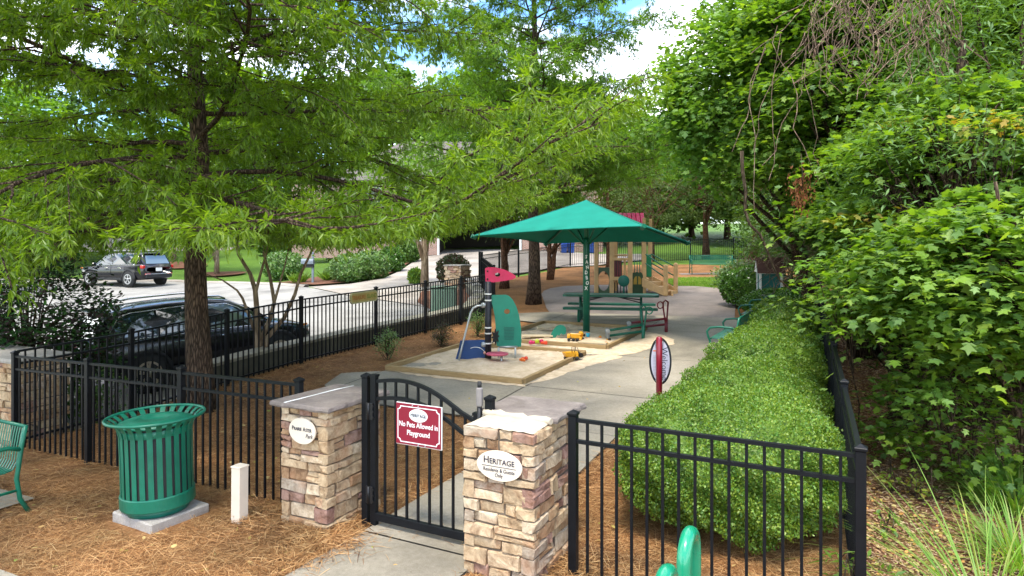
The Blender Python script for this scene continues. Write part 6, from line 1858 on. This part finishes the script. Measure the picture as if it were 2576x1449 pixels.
# backdrop trees far away
BT = [(-60, 42, 13, oakleaf2), (180, 50, 15, darkleaf), (420, 62, 15, oakleaf2), (640, 60, 16, oakleaf), (820, 66, 17, oakleaf2), (1000, 58, 14, darkleaf), (1160, 62, 16, oakleaf2), (1290, 66, 15, oakleaf),
      (1420, 52, 13, darkleaf), (1530, 55, 12, oakleaf2), (1650, 60, 10, darkleaf), (1740, 64, 10.5, cedarleaf), (1830, 60, 14, cedarleaf), (1930, 52, 13, darkleaf), (2050, 40, 14, oakleaf2), (2180, 38, 14, darkleaf), (2330, 30, 13, darkleaf), (2500, 28, 13, oakleaf2), (2640, 24, 12, darkleaf),
      (-250, 30, 11, darkleaf), (560, 78, 20, darkleaf), (960, 80, 21, darkleaf), (1350, 78, 18, darkleaf), (1900, 66, 15, darkleaf), (2300, 46, 17, darkleaf)]
where = ['far left edge', 'left, behind the far suv', 'left of the oak trunk', 'behind the big oak, left part', 'behind the big oak, middle part', 'above the azaleas', 'left of the garage', 'behind the garage roof', 'right of the garage', 'behind the umbrella', 'just left of the sky gap', 'under the sky gap', 'right of the sky gap', 'behind the leaning cedar', 'behind the vine covered tree', 'behind the hanging vines', 'behind the tall maple', 'behind the willow', 'far right edge', 'beyond the left frame edge', 'second row at far left', 'second row at left centre', 'second row behind the house', 'second row right of the sky gap', 'second row behind the woods']
for i, (px, d, h_, mt) in enumerate(BT):
    u_, v_ = uv((px - 1288) / 1700 * d, d); z_ = Tz(u_, v_)
    w_ = 5.2 if d > 35 else 3.8
    if i in (10, 11): w_ = 3.6
    clump_tree('background_tree', 'tall broadleaf tree in the background, ' + where[i], 'tree', (u_, v_, z_), h_ * .8, .25, (u_, v_, z_ + h_ * .56), (w_, w_, h_ * .46), 210, 60, .0085 * d, 'quad', mt, 300 + i, limbs=14, clr=1.3 if d > 35 else .9, flat=.45, shell=.5, group='trees along the skyline', wid=1.2)

# hanging dry vines
def vines(label, px0, px1, d, ytop, ylen, n, seed, cat='vines'):
    r = random.Random(seed); m = MB()
    b = W((px0 + px1) / 2, ytop, d)
    t_ = thing('dry_vines', label, cat, tuple(b))
    for k in range(n):
        px = r.uniform(px0, px1); dd = d + r.uniform(-.5, .5)
        ln = ylen * r.uniform(.4, 1.0); x = px; y = ytop + r.uniform(-40, 60); pts = []
        nn = 9; dx = r.uniform(-8, 8)
        for q in range(nn + 1):
            pts.append(W(x, y, dd) - b); x += dx + r.uniform(-16, 16); y += ln / nn; dx += r.uniform(-9, 9); dd += r.uniform(-.06, .06)
        m.tube(pts, [r.uniform(.003, .0075)] * (nn + 1), 4, caps=False)
    m.build('vine_stems', vine_m, t_, kind='stuff')
vines('tangle of dry brown vines hanging at the top of the woods, left one', 2040, 2210, 9.4, -30, 250, 60, 1)
vines('tangle of dry pale vines hanging at the top right of the woods', 2250, 2400, 8.6, -40, 270, 46, 2)
vines('long single vines dangling from the vine covered tree', 1800, 2330, 9.5, 100, 420, 9, 3)
m = MB(); b = W(1870, 420, 10.5); t_ = thing('curved_vine', 'thick bare vine curving down to the book box', 'vine', tuple(b))
m.tube([W(x, y, 10.5) - b for x, y in ((1866, 380), (1868, 430), (1876, 480), (1874, 530), (1886, 565), (1912, 590), (1930, 630), (1945, 670), (1962, 705), (1990, 730), (2030, 742))], [.028, .028, .026, .024, .022, .022, .02, .018, .014, .01, .006], 7); m.build('stem', bark_twig, t_)
# dead brown leaf cluster
c = W(2015, 478, 9.3); rg = np.random.default_rng(9)
t_ = thing('dead_leaf_cluster', 'hanging spray of dead russet leaves in the maple', 'dead branch', tuple(c))
P = rg.normal(0, 1, (420, 3)) * np.array([.07, .07, .17]); P[:, 0] *= 1 + P[:, 2]
link('dead_leaves', leaves_mesh('dead_leaves', P, rdir(420, rg) * .5 + np.array([0, 0, -1]), rdir(420, rg), rg.uniform(.03, .07, 420), 'lance', 1.6), brownleaf, t_, kind='stuff')
MB().tube([(0, 0, .5), (.02, 0, .2), (0, .02, -.3)], .006, 5).build('twig', bark_twig, t_)
c = W(1985, 640, 22); t_ = thing('brush_pile', 'heap of dry brown brush beside the leaning cedar', 'brush', tuple(G(1925, 668)))
r = random.Random(8); m = MB()
for k in range(140):
    p = Vector((r.gauss(0, .6), r.gauss(0, .4), abs(r.gauss(0, .25)))); e = p + rv(r) * r.uniform(.3, .8); e.z = max(.02, e.z)
    m.tube([p, (p + e) / 2 + rv(r) * .05, e], .009, 3, caps=False)
m.build('dry_sticks', vine_m, t_, kind='stuff')
vines('mass of dry stems above the book box', 1940, 2090, 17, 560, 150, 110, 4)

# ================================================================== grasses bottom right
def grass(label, px, py, n, ln, sp, mt, seed, cat='ornamental grass', lean=(0, 0), wid=.022, name='grass_clump'):
    p = G(px, py); r = np.random.default_rng(seed); t_ = thing(name, label, cat, tuple(p))
    a = r.uniform(0, 2 * PI, n); L_ = ln * r.uniform(.5, 1.1, n); out = r.uniform(.25, 1.0, n)
    B = np.stack([np.cos(a), np.sin(a), 0 * a], 1) * (r.uniform(0, 1, n) ** .5 * sp)[:, None]
    dr = np.stack([np.cos(a) * out + lean[0], np.sin(a) * out + lean[1], 1.25 - out * .5], 1)
    segs = 6; V = []; F = []
    w = wid * r.uniform(.5, 1, n)
    side = np.stack([-np.sin(a), np.cos(a), 0 * a], 1)
    for k in range(segs + 1):
        f = k / segs
        C = B + norm(dr) * (L_ * f)[:, None] - np.array([0, 0, 1.0]) * (L_ * .55 * out * f * f)[:, None] + np.stack([np.cos(a), np.sin(a), 0 * a], 1) * (L_ * .25 * f * f)[:, None]
        ww = (w * (1 - f ** 2) * .5 + .0005)[:, None]
        V.append(C - side * ww); V.append(C + side * ww)
    V = np.stack(V, 1); m_ = V.shape[1]
    base = (np.arange(n) * m_)[:, None, None]
    q = np.array([[2 * k, 2 * k + 1, 2 * k + 3, 2 * k + 2] for k in range(segs)])[None]
    link('blades', npmesh('blades', V.reshape(-1, 3), (base + q).reshape(-1, 4), True), mt, t_, kind='stuff')
grassblade = leafmat('arching_grass_blade', [(.14, .30, .03), (.20, .38, .05), (.28, .42, .08), (.34, .40, .12)], .5, .4)
grass('bright arching grass at the right edge below the dark woods', 2560, 1275, 480, .46, .34, grassblade, 1)
grass('arching grass clump at the right edge, farther up', 2520, 1200, 240, .38, .25, grassblade, 2)
grass('long loose grass sweeping in at the bottom right corner', 2580, 1420, 220, .62, .28, grassblade, 3, wid=.014)
grass('thin long blades at the bottom edge right of the corner post', 2480, 1560, 120, 1.15, .2, grassblade, 4, wid=.012, lean=(-.2, .1))
# small seedlings in the mulch
for i, (px, py, s_, lb_) in enumerate(((2180 + 62, 1240, .12, 'seedling in the mulch just right of the corner post'), (2235, 1360, .14, 'seedling with pale leaves lower in the mulch'), (2300, 1250, .12, 'yellowish seedling right of the corner post'), (2335, 1270, .1, 'small pale seedling near the grass'), (2295, 1180, .16, 'dark seedling at the edge of the shade'), (2155, 1370, .28, 'long leaved weed squeezed against the corner post'))):
    p = G(px, py) if i < 5 else Vector((-.07, .35, .0))
    clump_tree('seedling', lb_, 'seedling', p, s_, .004, (p.x, p.y, p.z + s_), (s_, s_, s_ * .6), 14, 5, .05 if i < 5 else .12, 'oval' if i < 5 else 'lance', yellowing if i in (0, 2, 3) else mapleleaf, 400 + i, bark_twig, .05, .8, 0, limbs=6, shell=.1)

# ================================================================== loose straw, leaves, chips
def scatter_pts(n, polys, excl, seed, power=1.6, smax=16, smin=3.0):
    r = np.random.default_rng(seed); out = []
    tot = 0
    while tot < n:
        s_ = smin + (smax - smin) * r.uniform(0, 1, n) ** power; px = r.uniform(-150, 2720, n)
        x = (px - 1288) / 1700 * s_
        u = x * XH[0] + s_ * YH[0]; v = x * XH[1] + s_ * YH[1] + CAMV
        ok = np.zeros(n, bool)
        for p in polys: ok |= inpoly(u, v, p)
        for p in excl: ok &= ~inpoly(u, v, p)
        out.append(np.stack([u[ok], v[ok]], 1)); tot += ok.sum()
        if len(out) > 12: break
    return np.concatenate(out)[:n]
EX = [path_poly, pad_poly, [(-4.66, -.32), (-4.08, -.32), (-4.08, .42), (-4.66, .42)], [(-2.74, -.36), (-2.04, -.36), (-2.04, .5), (-2.74, .5)], [(-6.2, -1.08), (-5.42, -1.08), (-5.42, -.3), (-6.2, -.3)]]
STRAW = [straw_poly, [(-12.5, -1.99), (-2.4, -1.99), (-2.4, -1.7), (-9.8, -1.7), (-9.8, .2), (-12.5, .2)]]
def needles(name, label, pts, cols, ln, wd, lift, seed, mat_rough=.7, curl=.25, shape='needle'):
    r = np.random.default_rng(seed); n = len(pts)
    z = T(pts[:, 0], pts[:, 1])
    P = np.stack([pts[:, 0], pts[:, 1], z + r.uniform(.002, lift, n)], 1)
    a = r.uniform(0, 2 * PI, n)
    D = np.stack([np.cos(a), np.sin(a), r.normal(.04, .14, n)], 1)
    N_ = np.array([0, 0, 1.0]) + r.normal(0, .35, (n, 3))
    mt = leafmat(name + '_tone', cols, mat_rough, .12, .25, tcol=(1.1, 1, .9))
    return link(name, leaves_mesh(name, P, D, N_, ln * r.uniform(.6, 1.3, n), shape, wd), mt, kind='stuff', label=label)
SC = [(.10, .04, .016), (.24, .11, .042), (.38, .19, .08), (.52, .30, .14), (.62, .40, .21), (.44, .22, .09)]
pts = scatter_pts(175000, STRAW, EX, 1, 1.35, 17)
needles('pine_needles', 'loose pine needles lying on the straw bed', pts, SC, .12, .75, .018, 1)
# heaps against pillars, fence foot, path edges
r_ = np.random.default_rng(4); hp = []
for (u, v, su_, sv_, n) in ((-4.1, -.42, .22, .13, 2600), (-4.7, -.35, .18, .12, 900), (-3.98, -.7, .12, .35, 1600), (-1.95, .1, .12, .2, 700), (-7, .05, 1.6, .06, 2500), (-5.0, -.3, .1, .1, 400), (-9.3, 4.5, .1, 2.5, 2000), (-4.0, 1.6, .06, .9, 900), (-2.55, 1.6, .06, .9, 900), (-1.2, .12, .8, .07, 1500)):
    hp.append(np.stack([r_.normal(u, su_, n), r_.normal(v, sv_, n)], 1))
needles('pine_needles', 'thicker heaps of pine needles against pillars and fence feet', np.concatenate(hp), SC, .14, 1.0, .05, 2)
pts = scatter_pts(500, STRAW + [pad_poly, path_poly], EX[2:], 7, 1.2, 14)
needles('fallen_leaves', 'scattered small fallen leaves, tan and yellow, on straw and paving', pts, [(.5, .36, .16), (.55, .46, .2), (.42, .22, .09), (.3, .36, .08), (.6, .3, .1)], .05, 1.0, .035, 3, shape='oval')
MUL = [[(.05, -1.7), (14, -8), (14, 24), (-1.2, 24), (-1.2, 19), (.05, 0)]]
pts = scatter_pts(60000, MUL, [], 8, 1.2, 15, 3.6)
needles('mulch_chips', 'shredded bark chips and leaf litter along the woods edge', pts, [(.08, .035, .02), (.18, .085, .045), (.32, .17, .095), (.46, .29, .18), (.56, .40, .28)], .055, 6.0, .02, 4)
pts = scatter_pts(9000, MUL, [], 18, 1.2, 15, 3.6)
needles('fallen_leaves', 'brown oak leaf litter over the bark chips in the woods', pts, [(.22, .11, .06), (.16, .07, .035), (.33, .2, .12), (.10, .045, .025)], .042, 1.0, .03, 14, shape='oval')
# short grass on the patch and lawn edges
gp = [g2(*p) for p in [(1672, 708), (1709, 703), (1745, 702), (1812, 703), (1870, 704), (1900, 712), (1880, 740), (1858, 742), (1840, 731), (1800, 726), (1750, 722), (1694, 721)]]
def turf(n, poly, h, seed, label):
    r = np.random.default_rng(seed); A_ = np.array(poly); lo = A_.min(0); hi = A_.max(0)
    q = r.uniform(lo, hi, (n, 2)); q = q[inpoly(q[:, 0], q[:, 1], poly)]; n = len(q)
    P = np.stack([q[:, 0], q[:, 1], T(q[:, 0], q[:, 1]) + .02], 1)
    D = rdir(n, r) * .5 + np.array([0, 0, 1.0])
    link('turf', leaves_mesh('turf', P, D, rdir(n, r), h * r.uniform(.6, 1.3, n), 'quad', .35), grassblade, kind='stuff', label=label)
turf(26000, gp, .09, 1, 'short bright grass on the small patch by the playhouse')
